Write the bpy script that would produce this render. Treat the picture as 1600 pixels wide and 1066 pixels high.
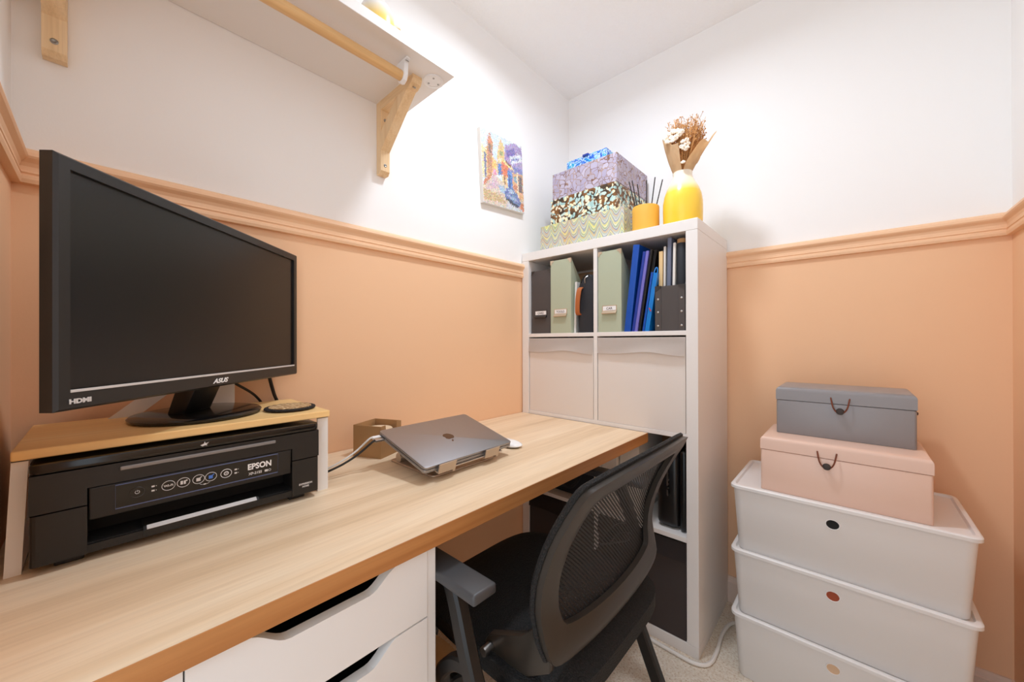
import bpy, bmesh, math, random
from mathutils import Vector, Matrix
random.seed(7)
PI = math.pi
for o in list(bpy.data.objects): bpy.data.objects.remove(o, do_unlink=True)
SC = bpy.context.scene
COL = SC.collection

# ------------------------------------------------------------------ camera
cam_d = bpy.data.cameras.new('camera'); cam = bpy.data.objects.new('camera', cam_d); COL.objects.link(cam)
cam_d.sensor_width = 36.0; cam_d.lens = 584.3 / 1600 * 36.0; cam_d.clip_start = 0.01; cam_d.clip_end = 50
YAW, PITCH, ROLL = 0.7384, 0.002, -0.0021
cam.location = (1.147, -1.727, 1.054)
cam.rotation_euler = (Matrix.Rotation(YAW, 3, 'Z') @ Matrix.Rotation(PI/2 + PITCH, 3, 'X') @ Matrix.Rotation(ROLL, 3, 'Z')).to_euler()
SC.camera = cam

# ------------------------------------------------------------------ world, lights, exposure
w = bpy.data.worlds.new('world'); SC.world = w; w.use_nodes = True
bg = w.node_tree.nodes['Background']; bg.inputs[0].default_value = (0.82, 0.91, 1.0, 1); bg.inputs[1].default_value = 1.85
def lamp(name, kind, loc, power, color, **kw):
    d = bpy.data.lights.new(name, kind); d.energy = power; d.color = color
    for k, v in kw.items(): setattr(d, k, v)
    o = bpy.data.objects.new(name, d); o.location = loc; COL.objects.link(o); return o
lamp('ceiling_lamp', 'AREA', (0.60, -0.80, 2.35), 10.0, (0.82, 0.90, 1.0), shape='DISK', size=0.14, spread=math.radians(166))
vs = SC.view_settings
vs.view_transform = 'Standard'; vs.look = 'None'; vs.exposure = 0.04; vs.gamma = 1.0; vs.use_curve_mapping = False
SC.cycles.max_bounces = 16; SC.cycles.diffuse_bounces = 10; SC.cycles.transparent_max_bounces = 16

# ------------------------------------------------------------------ material helpers
def lin(c):
    c = c / 255.0
    return c / 12.92 if c <= 0.04045 else ((c + 0.055) / 1.055) ** 2.4
def S(r, g, b): return (lin(r), lin(g), lin(b), 1.0)
class NT:
    def __init__(s, name):
        s.m = bpy.data.materials.new(name); s.m.use_nodes = True
        s.t = s.m.node_tree; s.b = s.t.nodes['Principled BSDF']; s.out = s.t.nodes['Material Output']
    def n(s, typ, **kw):
        nd = s.t.nodes.new('ShaderNode' + typ)
        for k, v in kw.items():
            if k == 'ins':
                for kk, vv in v.items(): nd.inputs[kk].default_value = vv
            else: setattr(nd, k, v)
        return nd
    def l(s, a, b): s.t.links.new(a, b)
    def coord(s, scale=(1, 1, 1), rot=(0, 0, 0)):
        tc = s.n('TexCoord'); mp = s.n('Mapping'); s.l(tc.outputs['Object'], mp.inputs['Vector'])
        mp.inputs['Scale'].default_value = scale; mp.inputs['Rotation'].default_value = rot
        return mp.outputs['Vector']
    def noise(s, vec, scale=5, detail=3, rough=.5, dist=0):
        nd = s.n('TexNoise', ins={'Scale': scale, 'Detail': detail, 'Roughness': rough, 'Distortion': dist}); s.l(vec, nd.inputs['Vector']); return nd
    def ramp(s, fac, stops, interp='LINEAR'):
        r = s.n('ValToRGB'); r.color_ramp.interpolation = interp
        el = r.color_ramp.elements
        while len(el) < len(stops): el.new(0.5)
        for e, (p, c) in zip(el, stops): e.position = p; e.color = c
        s.l(fac, r.inputs['Fac']); return r
    def mix(s, fac, a, b, mode='MIX'):
        m = s.n('MixRGB', blend_type=mode)
        for sock, v in ((m.inputs['Fac'], fac), (m.inputs['Color1'], a), (m.inputs['Color2'], b)):
            if hasattr(v, 'links') or hasattr(v, 'is_linked'): s.l(v, sock)
            else: sock.default_value = v
        return m.outputs['Color']
    def bump(s, h, strength=.2, dist=.002):
        b = s.n('Bump', ins={'Strength': strength, 'Distance': dist}); s.l(h, b.inputs['Height']); s.l(b.outputs['Normal'], s.b.inputs['Normal'])
    def col(s, c): s.l(c, s.b.inputs['Base Color'])
def plain(name, c, rough=.5, metal=0.0, spec=.5, bump=None, var=0.0, coat=0.0):
    t = NT(name); t.b.inputs['Base Color'].default_value = c; t.b.inputs['Roughness'].default_value = rough
    t.b.inputs['Metallic'].default_value = metal; t.b.inputs['Specular IOR Level'].default_value = spec; t.b.inputs['Coat Weight'].default_value = coat
    if var or bump:
        v = t.coord()
        if var:
            nz = t.noise(v, 9, 4); r = t.ramp(nz.outputs['Fac'], [(.3, tuple(x * (1 - var) for x in c[:3]) + (1,)), (.7, c)]); t.col(r.outputs['Color'])
        if bump:
            nb = t.noise(v, bump[0], 3); t.bump(nb.outputs['Fac'], bump[1], bump[2])
    return t.m
M = {}
M['white_paint'] = plain('white_wall_paint', S(245, 244, 243), .75, bump=(220, .12, .001))
M['peach_paint'] = plain('peach_wall_paint', S(240, 196, 156), .7, bump=(220, .12, .001))
M['peach_trim'] = plain('peach_satin_trim', S(241, 199, 160), .45)
M['ceiling'] = plain('ceiling_textured', S(249, 248, 247), .85, bump=(130, .6, .004))
M['skirting'] = plain('skirting_paint', S(226, 205, 190), .5)
M['white_lam'] = plain('white_laminate', S(232, 229, 226), .38)
M['white_gloss'] = plain('white_plastic', S(236, 236, 236), .3)
M['box_white'] = plain('white_box_plastic', S(228, 226, 224), .35, bump=(900, .05, .0005))
M['white_metal'] = plain('white_powder_metal', S(235, 233, 231), .4)
M['fabric_white'] = plain('white_bin_fabric', S(224, 217, 211), .9, bump=(700, .25, .0008))
M['fabric_black'] = plain('black_bin_fabric', S(62, 54, 52), .85, bump=(500, .3, .001))
M['black'] = plain('black_plastic', S(17, 16, 16), .42)
M['black_matte'] = plain('black_matte_plastic', S(24, 22, 21), .5, bump=(900, .12, .0005))
M['frame_black'] = plain('chair_frame_black', S(50, 44, 38), .36, bump=(600, .1, .0005))
M['black_gloss'] = plain('black_gloss', S(16, 15, 15), .14)
M['void'] = plain('void_shade_black', S(8, 8, 8), .8)  # near-black colour standing for the shade inside openings
M['bezel'] = plain('monitor_bezel', S(32, 31, 30), .38)
M['screen'] = plain('screen_panel', S(14, 12, 11), .30, spec=.5)
M['silver'] = plain('silver_metal', S(190, 188, 186), .3, metal=1)
M['silver_paint'] = plain('silver_print', S(205, 203, 202), .4)
M['print_white'] = plain('white_print', S(236, 236, 236), .5)
M['print_blue'] = plain('blue_print', S(70, 120, 210), .5)
M['outline_blue'] = plain('panel_outline_blue', S(88, 100, 140), .4)
M['space_grey'] = plain('space_grey_aluminium', S(158, 156, 158), .38, metal=.85)
M['logo_dark'] = plain('mirror_logo', S(92, 70, 56), .25, metal=.6)
M['stand_alu'] = plain('champagne_aluminium', S(196, 180, 164), .38, metal=.75)
M['steel'] = plain('steel_screw', S(150, 146, 140), .35, metal=1)
M['kraft'] = plain('kraft_card', S(176, 134, 88), .8, var=.12)
M['kraft_paper'] = plain('kraft_paper', S(244, 216, 174), .75, var=.08, bump=(60, .5, .004))
M['paper_roll'] = plain('beige_paper', S(222, 200, 168), .8)
M['rubber_white'] = plain('white_cable', S(226, 222, 216), .45)
M['leather'] = plain('tan_leather', S(172, 96, 48), .5, bump=(300, .3, .001))
M['cord'] = plain('brown_cord', S(112, 52, 24), .6)
M['knob_dark'] = plain('dark_wood_knob', S(52, 40, 34), .5)
M['grey_chest'] = plain('grey_metal_paint', S(140, 138, 140), .35)
M['pink_chest'] = plain('pink_metal_paint', S(226, 194, 176), .35)
M['sage'] = plain('sage_card', S(176, 184, 160), .8, bump=(500, .2, .0008))
M['char_card'] = plain('charcoal_card', S(78, 72, 70), .8, bump=(500, .2, .0008))
M['brass_pale'] = plain('pale_brass', S(206, 188, 164), .35, metal=.7)
M['dark_metal'] = plain('dark_metal', S(80, 76, 74), .4, metal=.8)
M['grip_grey'] = plain('grey_grip', S(128, 124, 122), .35)
M['arm_grey'] = plain('arm_pad_grey', S(66, 66, 68), .42, bump=(900, .1, .0004))
M['f_blue'] = plain('blue_folder', S(16, 78, 172), .3)
M['f_navy'] = plain('navy_folder', S(30, 58, 150), .35)
M['f_purple'] = plain('purple_folder', S(112, 108, 190), .45)
M['f_cyan'] = plain('cyan_folder', S(20, 122, 205), .3)
M['f_ivory'] = plain('ivory_notebook', S(224, 192, 140), .7)
M['f_slate'] = plain('slate_book', S(104, 112, 134), .6)
M['f_white'] = plain('white_pages', S(224, 220, 214), .8)
M['bag'] = plain('black_nylon', S(34, 36, 42), .7, bump=(700, .4, .001))
M['suitcase'] = plain('black_hardshell', S(20, 19, 20), .3)
M['red_print'] = plain('red_print', S(196, 70, 60), .5)
M['mouse'] = plain('mouse_white', S(244, 243, 242), .15)
M['white_flower'] = plain('white_dried_flower', S(250, 240, 224), .9)
M['brown_sprig'] = plain('brown_dried_sprig', S(214, 158, 98), .9, var=.35)
M['reed'] = plain('black_reed', S(38, 34, 34), .7)
M['ochre'] = plain('ochre_ceramic', S(232, 176, 66), .7, var=.14, bump=(500, .3, .001))

def wood(name, c1, c2, c3, along='Y', plank=0.0, rough=.45, gs=1.0):
    t = NT(name); t.b.inputs['Roughness'].default_value = rough
    sc = {'X': (.7, 16, 16), 'Y': (16, .7, 16), 'Z': (16, 16, .7)}[along]
    v = t.coord(tuple(x * gs for x in sc))
    n1 = t.noise(v, 1.0, 4, .6, .6); n2 = t.noise(v, 9.0, 3, .6)
    r = t.ramp(n1.outputs['Fac'], [(.28, c1), (.5, c2), (.75, c3)])
    r2 = t.ramp(n2.outputs['Fac'], [(.35, (.80, .77, .74, 1)), (.6, (1, 1, 1, 1))])
    c = t.mix(.4, r.outputs['Color'], r2.outputs['Color'], 'MULTIPLY')
    if plank:
        vb = t.coord((1, 1, 1), (0, 0, PI/2))
        br = t.n('TexBrick', ins={'Scale': 1.0, 'Mortar Size': 0.0, 'Brick Width': 9.0, 'Row Height': plank, 'Color1': (1, 1, 1, 1), 'Color2': (.88, .84, .79, 1), 'Bias': -.1})
        br.offset = .37; t.l(vb, br.inputs['Vector'])
        c = t.mix(.75, c, br.outputs['Color'], 'MULTIPLY')
    t.col(c); t.bump(n2.outputs['Fac'], .08, .0006)
    return t.m
M['oak'] = wood('oak_laminate', S(222, 194, 158), S(238, 214, 182), S(246, 228, 200), 'Y', .095)
M['oak_edge'] = wood('oak_edge_band', S(164, 106, 56), S(182, 122, 68), S(196, 138, 82), 'Y', 0)
M['bamboo'] = wood('bamboo_board', S(238, 192, 122), S(247, 208, 144), S(252, 222, 168), 'Y', 0, .45, .6)
M['pine'] = wood('pine_wood', S(226, 190, 142), S(238, 208, 164), S(246, 220, 182), 'Z', 0, .55, 2.0)
M['pine_x'] = wood('pine_wood_x', S(226, 190, 142), S(238, 208, 164), S(246, 220, 182), 'X', 0, .55, 2.0)
M['rod'] = wood('rod_wood', S(210, 164, 106), S(222, 180, 124), S(230, 192, 140), 'Y', 0, .5, 2.0)

def mat_carpet():
    t = NT('carpet_beige_fleck'); t.b.inputs['Roughness'].default_value = .95
    v = t.coord(); n = t.noise(v, 150, 4, .7); n2 = t.noise(v, 45, 2)
    r = t.ramp(n.outputs['Fac'], [(.28, S(150, 118, 84)), (.38, S(226, 208, 184)), (.52, S(244, 234, 218)), (.75, S(250, 244, 234))])
    r2 = t.ramp(n2.outputs['Fac'], [(.35, (.9, .88, .85, 1)), (.6, (1, 1, 1, 1))])
    t.col(t.mix(.7, r.outputs['Color'], r2.outputs['Color'], 'MULTIPLY')); t.bump(n.outputs['Fac'], .9, .008); return t.m
M['carpet'] = mat_carpet()
def mat_pebble(name, vein, cells, scale, thr, veincol2=None, rounded=False):
    t = NT(name); t.b.inputs['Roughness'].default_value = .55
    v = t.coord(); nz = t.noise(v, 22, 2)
    va = t.n('VectorMath', operation='MULTIPLY_ADD'); t.l(nz.outputs['Color'], va.inputs[0]); va.inputs[1].default_value = (.045, .045, .045); t.l(v, va.inputs[2])
    vo = t.n('TexVoronoi', feature='DISTANCE_TO_EDGE', ins={'Scale': scale}); t.l(va.outputs['Vector'], vo.inputs['Vector'])
    vc = t.n('TexVoronoi', feature='F1', ins={'Scale': scale}); t.l(va.outputs['Vector'], vc.inputs['Vector'])
    sep = t.n('SeparateColor'); t.l(vc.outputs['Color'], sep.inputs['Color'])
    cr = t.ramp(sep.outputs[0], [(i / len(cells), c) for i, c in enumerate(cells)], 'CONSTANT')
    er = t.ramp(vc.outputs['Distance'], [(thr, (1, 1, 1, 1)), (thr*1.12, (0, 0, 0, 1))]) if rounded else t.ramp(vo.outputs['Distance'], [(thr * .6, (0, 0, 0, 1)), (thr, (1, 1, 1, 1))])
    n3 = t.noise(v, 30, 2); vr = t.ramp(n3.outputs['Fac'], [(.4, vein), (.6, veincol2 or vein)])
    t.col(t.mix(er.outputs['Color'], vr.outputs['Color'], cr.outputs['Color'])); return t.m
M['marble_lilac'] = mat_pebble('lilac_marbled_paper', S(120, 82, 62), [S(176, 168, 190), S(168, 160, 184), S(186, 178, 196), S(172, 162, 178)], 44, .06, S(168, 140, 120))
M['marble_mint'] = mat_pebble('mint_pebble_paper', S(58, 42, 24), [S(178, 208, 204), S(240, 228, 190), S(196, 216, 208), S(236, 226, 200), S(160, 196, 194)], 66, .50, S(130, 84, 34), True)
def mat_chevron():
    t = NT('feathered_marbled_paper'); t.b.inputs['Roughness'].default_value = .55
    tc = t.n('TexCoord'); sx = t.n('SeparateXYZ'); t.l(tc.outputs['Object'], sx.inputs[0])
    def mth(op, a, b=None):
        m = t.n('Math', operation=op)
        for k, v in enumerate((a, b)):
            if v is None: continue
            if isinstance(v, (int, float)): m.inputs[k].default_value = v
            else: t.l(v, m.inputs[k])
        return m.outputs[0]
    ad = mth('ADD', sx.outputs[0], sx.outputs[1]); pp = mth('PINGPONG', ad, .024)
    arc = mth('MULTIPLY', mth('POWER', mth('DIVIDE', pp, .024), 1.7), .034)
    nb = t.noise(tc.outputs['Object'], 18, 2); zz = mth('ADD', mth('SUBTRACT', sx.outputs[2], arc), mth('MULTIPLY', nb.outputs['Fac'], .05))
    fr = mth('FRACT', mth('MULTIPLY', zz, 19.0))
    r = t.ramp(fr, [(0, S(110, 122, 148)), (.13, S(228, 226, 214)), (.18, S(150, 166, 122)), (.34, S(236, 232, 216)), (.39, S(222, 212, 118)), (.52, S(128, 140, 160)), (.66, S(230, 226, 212)), (.71, S(172, 182, 168)), (.88, S(214, 172, 104))], 'CONSTANT')
    n2 = t.noise(tc.outputs['Object'], 12, 1); r2 = t.ramp(n2.outputs['Fac'], [(.36, S(226, 186, 130)), (.48, S(206, 210, 214)), (.64, S(214, 222, 150))])
    t.col(t.mix(.32, r.outputs['Color'], r2.outputs['Color'])); return t.m
M['marble_feather'] = mat_chevron()
def mat_bluemarble():
    t = NT('blue_marbled_paper'); t.b.inputs['Roughness'].default_value = .5
    v = t.coord(); n = t.noise(v, 38, 3, .6, 1.6)
    r = t.ramp(n.outputs['Fac'], [(.33, S(24, 70, 178)), (.46, S(40, 120, 214)), (.52, S(226, 236, 240)), (.55, S(38, 176, 206)), (.68, S(30, 90, 196))])
    t.col(r.outputs['Color']); return t.m
M['marble_blue'] = mat_bluemarble()
def mat_zgrad(name, stops, z0, z1, rough=.25):
    t = NT(name); t.b.inputs['Roughness'].default_value = rough
    tc = t.n('TexCoord'); sx = t.n('SeparateXYZ'); t.l(tc.outputs['Object'], sx.inputs[0])
    mr = t.n('MapRange', ins={'From Min': z0, 'From Max': z1}); t.l(sx.outputs[2], mr.inputs['Value'])
    r = t.ramp(mr.outputs['Result'], stops); t.col(r.outputs['Color']); return t.m
M['vase'] = mat_zgrad('yellow_dipped_glaze', [(0, S(250, 206, 60)), (.60, S(250, 208, 70)), (.74, S(248, 232, 190)), (1, S(244, 236, 220))], 0, .2)
M['jar'] = mat_zgrad('yellow_white_glaze', [(0, S(240, 196, 80)), (.45, S(240, 205, 110)), (.75, S(230, 226, 220)), (1, S(222, 220, 216))], 0, .12)
def mat_mesh():
    t = NT('black_chair_mesh'); t.b.inputs['Base Color'].default_value = S(26, 25, 25); t.b.inputs['Roughness'].default_value = .6
    v = t.coord()
    wv = t.n('TexWave', wave_type='BANDS', bands_direction='DIAGONAL', ins={'Scale': 62.0}); t.l(v, wv.inputs['Vector'])
    v2 = t.coord((1, 1, 1), (PI/2 * 1.1, 0, 0))
    w2 = t.n('TexWave', wave_type='BANDS', bands_direction='Y', ins={'Scale': 90.0}); t.l(v2, w2.inputs['Vector'])
    a = t.ramp(wv.outputs['Fac'], [(.60, (0, 0, 0, 1)), (.72, (1, 1, 1, 1))]); b = t.ramp(w2.outputs['Fac'], [(.30, (0, 0, 0, 1)), (.42, (1, 1, 1, 1))])
    f = t.mix(1.0, a.outputs['Color'], b.outputs['Color'], 'MULTIPLY')
    tr = t.n('BsdfTransparent'); mx = t.n('MixShader'); t.l(f, mx.inputs[0]); t.l(t.b.outputs[0], mx.inputs[1]); t.l(tr.outputs[0], mx.inputs[2]); t.l(mx.outputs[0], t.out.inputs['Surface'])
    return t.m
M['mesh'] = mat_mesh()
def mat_seat():
    t = NT('black_seat_fabric'); t.b.inputs['Base Color'].default_value = S(30, 29, 29); t.b.inputs['Roughness'].default_value = .8
    v = t.coord(); wv = t.n('TexVoronoi', ins={'Scale': 330.0}); t.l(v, wv.inputs['Vector']); t.bump(wv.outputs['Distance'], .8, .002)
    r = t.ramp(wv.outputs['Distance'], [(.2, S(30, 29, 29)), (.6, S(10, 10, 10))]); t.col(r.outputs['Color']); return t.m
M['seat'] = mat_seat()
def mat_coaster():
    t = NT('coaster_weave'); t.b.inputs['Roughness'].default_value = .9
    v = t.coord(); vo = t.n('TexVoronoi', ins={'Scale': 150.0}); t.l(v, vo.inputs['Vector'])
    r = t.ramp(vo.outputs['Distance'], [(.15, S(236, 208, 164)), (.6, S(170, 130, 84))]); t.col(r.outputs['Color']); t.bump(vo.outputs['Distance'], -.8, .004); return t.m
M['coaster'] = mat_coaster()
M['coaster_rim'] = plain('coaster_black_braid', S(34, 30, 28), .85, bump=(260, 1.0, .005))
def mat_attr(name, attr):
    t = NT(name); a = t.n('VertexColor'); a.layer_name = attr; t.col(a.outputs['Color']); t.b.inputs['Roughness'].default_value = .5; return t.m
M['painting'] = mat_attr('canvas_print', 'paint')

# ------------------------------------------------------------------ geometry helpers
def mkobj(name, bm, mat, parent=None, smooth=False, kind=None, loc=None, rot=None):
    me = bpy.data.meshes.new(name); bmesh.ops.recalc_face_normals(bm, faces=bm.faces[:]); bm.to_mesh(me); bm.free()
    for m in (mat if isinstance(mat, (list, tuple)) else [mat]): me.materials.append(M[m] if isinstance(m, str) else m)
    if smooth:
        for p in me.polygons: p.use_smooth = True
        me.set_sharp_from_angle(angle=math.radians(38))
    o = bpy.data.objects.new(name, me); COL.objects.link(o)
    if parent: o.parent = parent
    if loc: o.location = loc
    if rot: o.rotation_euler = rot
    if kind: o['kind'] = kind
    return o
def tag(o, label, cat, group=None):
    o['label'] = label; o['category'] = cat
    if group: o['group'] = group
    return o
def thing(name, label, cat, loc=(0, 0, 0), rz=0.0, group=None, rot=None):
    o = bpy.data.objects.new(name, None); COL.objects.link(o); o.empty_display_size = .05
    o.location = loc; o.rotation_euler = rot or (0, 0, rz); return tag(o, label, cat, group)
def struct(name, bm, mat, **k): return mkobj(name, bm, mat, kind='structure', **k)
def B(): return bmesh.new()
def box(bm, x0, x1, y0, y1, z0, z1, mi=0):
    vs_ = [bm.verts.new(p) for p in ((x0,y0,z0),(x1,y0,z0),(x1,y1,z0),(x0,y1,z0),(x0,y0,z1),(x1,y0,z1),(x1,y1,z1),(x0,y1,z1))]
    fs = []
    for f in ((0,3,2,1),(4,5,6,7),(0,1,5,4),(1,2,6,5),(2,3,7,6),(3,0,4,7)):
        fc = bm.faces.new([vs_[i] for i in f]); fc.material_index = mi; fs.append(fc)
    return fs
def bev(bm, r, seg=2, edges=None):
    if r > 0: bmesh.ops.bevel(bm, geom=edges or bm.edges[:], offset=r, segments=seg, affect='EDGES', profile=.5, clamp_overlap=True)
    return bm
def rb(x0, x1, y0, y1, z0, z1, r=.002, seg=2):
    bm = B(); box(bm, x0, x1, y0, y1, z0, z1); return bev(bm, r, seg)
def rbz(x0, x1, y0, y1, z0, z1, rv, r=0.0, seg=4):
    """box with rounded vertical edges (radius rv) and softly bevelled rims (r)"""
    bm = B(); box(bm, x0, x1, y0, y1, z0, z1)
    bev(bm, rv, seg, [e for e in bm.edges if abs(e.verts[0].co.z - e.verts[1].co.z) > 1e-6])
    if r: bev(bm, r, 2, [e for e in bm.edges if abs(e.verts[0].co.z - e.verts[1].co.z) < 1e-6 and len(e.link_faces) == 2 and e.calc_face_angle(0) > .5])
    return bm
def prism(bm, pts, axis, a0, a1, mi=0):
    """pts in the two other axes (cyclic order), extruded from a0 to a1 along axis"""
    def P(p, a): return {'x': (a, p[0], p[1]), 'y': (p[0], a, p[1]), 'z': (p[0], p[1], a)}[axis]
    A = [bm.verts.new(P(p, a0)) for p in pts]; Bv = [bm.verts.new(P(p, a1)) for p in pts]; n = len(pts)
    fs = [bm.faces.new(A), bm.faces.new(Bv[::-1])]
    for i in range(n): fs.append(bm.faces.new((A[i], Bv[i], Bv[(i+1) % n], A[(i+1) % n])))
    for f in fs: f.material_index = mi
    return fs
def catmull(pts, n=6, closed=False):
    P = [Vector(p) for p in pts]; out = []; m = len(P)
    rng = range(m if closed else m - 1)
    for i in rng:
        if closed: p0, p1, p2, p3 = P[i-1], P[i], P[(i+1) % m], P[(i+2) % m]
        else: p0, p1, p2, p3 = P[max(i-1, 0)], P[i], P[i+1], P[min(i+2, m-1)]
        for k in range(n):
            t = k / n
            out.append(.5 * ((2*p1) + (-p0+p2)*t + (2*p0-5*p1+4*p2-p3)*t*t + (-p0+3*p1-3*p2+p3)*t**3))
    if not closed: out.append(P[-1])
    return out
def tube(bm, pts, r, seg=8, closed=False, rect=None, up=(0, 0, 1)):
    """sweep a circle (radius r or list) or a rectangle rect=(half_w, half_h) along pts"""
    P = [Vector(p) for p in pts]; n = len(P); rings = []; upv = Vector(up)
    for i, p in enumerate(P):
        a = P[i-1] if (i or closed) else P[0]; b = P[(i+1) % n] if (i < n-1 or closed) else P[-1]
        t = (b - a).normalized(); u = t.cross(upv)
        if u.length < 1e-4: u = t.cross(Vector((1, 0, 0)))
        u.normalize(); v = u.cross(t).normalized(); rr = r[i] if isinstance(r, (list, tuple)) else r
        if rect:
            hw, hh = rect[i] if isinstance(rect, list) else rect
            c = min(hw, hh) * .35; offs = [(hw-c, hh), (hw, hh-c), (hw, -hh+c), (hw-c, -hh), (-hw+c, -hh), (-hw, -hh+c), (-hw, hh-c), (-hw+c, hh)]
        else: offs = [(rr*math.cos(2*PI*k/seg), rr*math.sin(2*PI*k/seg)) for k in range(seg)]
        rings.append([bm.verts.new(p + u*o[0] + v*o[1]) for o in offs])
    m = len(rings[0])
    for i in range(n if closed else n-1):
        A, Bq = rings[i], rings[(i+1) % n]
        for k in range(m): bm.faces.new((A[k], A[(k+1) % m], Bq[(k+1) % m], Bq[k]))
    if not closed: bm.faces.new(rings[0]); bm.faces.new(rings[-1][::-1])
    return bm
def lathe(bm, prof, seg=32, c=(0, 0, 0), cap=True):
    rings = []
    for r, z in prof:
        if r < 1e-6: rings.append([bm.verts.new((c[0], c[1], c[2]+z))])
        else: rings.append([bm.verts.new((c[0]+r*math.cos(2*PI*k/seg), c[1]+r*math.sin(2*PI*k/seg), c[2]+z)) for k in range(seg)])
    for A, Bq in zip(rings, rings[1:]):
        for k in range(seg):
            a = [A[k % len(A)], A[(k+1) % len(A)], Bq[(k+1) % len(Bq)], Bq[k % len(Bq)]]
            u = []
            for q in a:
                if q not in u: u.append(q)
            if len(u) > 2: bm.faces.new(u)
    if cap:
        if len(rings[0]) > 1: bm.faces.new(rings[0])
        if len(rings[-1]) > 1: bm.faces.new(rings[-1])
    return bm
def cyl(bm, c, r, axis, h, seg=20):
    """cylinder from c along axis vector by h"""
    a = Vector(axis).normalized(); return tube(bm, [Vector(c), Vector(c) + a*h], r, seg, up=(0, 0, 1) if abs(a.z) < .9 else (1, 0, 0))
def xf(bm, mat): bmesh.ops.transform(bm, matrix=mat, verts=bm.verts[:]); return bm
def text_bm(s, size, extrude=.0002, shear=0.0, offset=0.0, sx=1.0, align='LEFT'):
    cu = bpy.data.curves.new('lettering', 'FONT'); cu.body = s; cu.size = size; cu.extrude = extrude; cu.shear = shear; cu.offset = offset; cu.align_x = align; cu.resolution_u = 3
    o = bpy.data.objects.new('lettering', cu); COL.objects.link(o); bpy.context.view_layer.update()
    me = bpy.data.meshes.new_from_object(o.evaluated_get(bpy.context.evaluated_depsgraph_get()))
    bm = B(); bm.from_mesh(me); bpy.data.objects.remove(o); bpy.data.curves.remove(cu); bpy.data.meshes.remove(me)
    xf(bm, Matrix.Diagonal((sx, 1, 1, 1))); return bm
def face_xf(origin, right, up):
    r = Vector(right).normalized(); u = Vector(up).normalized(); n = r.cross(u)
    m = Matrix((r, u, n)).transposed().to_4x4(); m.translation = Vector(origin); return m
def copy_thing(o, parent=None):
    c = o.copy(); COL.objects.link(c); c.parent = parent
    for ch in list(o.children):
        copy_thing(ch, c)
    return c

# ------------------------------------------------------------------ room shell
WX, NY, ZC = 1.481, -1.839, 2.378          # right wall, near wall, ceiling
RAIL = 1.392
bm = B(); box(bm, -.1, WX+.1, -3.2, .1, -.08, 0); struct('floor', bm, 'carpet')
bm = B(); box(bm, -.1, WX+.1, NY-.1, .1, ZC, ZC+.08); struct('ceiling', bm, 'ceiling')
def wall(name, x0, x1, y0, y1):
    bm = B(); box(bm, x0, x1, y0, y1, -.02, RAIL, 1); box(bm, x0, x1, y0, y1, RAIL, ZC+.02, 0)
    return struct(name, bm, ['white_paint', 'peach_paint'])
wall('wall_left', -.1, 0, NY-.1, .1)
wall('wall_back', 0, WX, 0, .1)
wall('wall_right', WX, WX+.1, NY-.1, .1)
bm = B(); box(bm, 0, .62, NY-.1, NY, -.02, RAIL, 1); box(bm, 0, .62, NY-.1, NY, RAIL, ZC+.02, 0); box(bm, .62, WX, NY-.1, NY, 2.2, ZC+.02, 0)
struct('wall_near', bm, ['white_paint', 'peach_paint'])          # unseen doorway beside the camera, made wide to let world fill light in
RP = [(0, 1.418), (.008, 1.4175), (.015, 1.414), (.020, 1.408), (.0215, 1.401), (.0195, 1.397), (.013, 1.390), (.0105, 1.383), (.0105, 1.3745), (.0125, 1.373), (.0125, 1.371), (.0105, 1.3695), (.0105, 1.3665), (.013, 1.365), (.0135, 1.359), (.0115, 1.352), (0, 1.351)]
def moulding(name, prof, a, b, nrm, mitre_a, mitre_b, mat):
    """profile (distance from wall, z) swept from a to b in plan; mitre = +1 shortens with the distance (inside corner)"""
    a = Vector((a[0], a[1], 0)); b = Vector((b[0], b[1], 0)); d = (b - a).normalized(); n = Vector((nrm[0], nrm[1], 0)); bm = B()
    A = [bm.verts.new(a + n*p + d*p*mitre_a + Vector((0, 0, z))) for p, z in prof]; Q = [bm.verts.new(b + n*p - d*p*mitre_b + Vector((0, 0, z))) for p, z in prof]
    for i in range(len(prof)-1): bm.faces.new((A[i], A[i+1], Q[i+1], Q[i]))
    bm.faces.new(A); bm.faces.new(Q[::-1])
    return struct(name, bm, mat)
SP = [(0, .10), (.006, .10), (.010, .094), (.012, .084), (.016, .080), (.016, 0), (0, 0)]
for pr, nm, mt in ((RP, 'trim_', 'peach_trim'), (SP, 'baseboard_', 'skirting')):
    nn = ['1', '2', '3', '4'] if nm == 'trim_' else ['left', 'back', 'right', 'near']
    moulding(nm + nn[0], pr, (0, NY), (0, 0), (1, 0), 1, 1, mt)
    moulding(nm + nn[1], pr, (0, 0), (WX, 0), (0, -1), 1, 1, mt)
    moulding(nm + nn[2], pr, (WX, 0), (WX, NY), (-1, 0), 1, 0, mt)
    moulding(nm + nn[3], pr, (.62, NY), (0, NY), (0, 1), 0, 1, mt)

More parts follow.
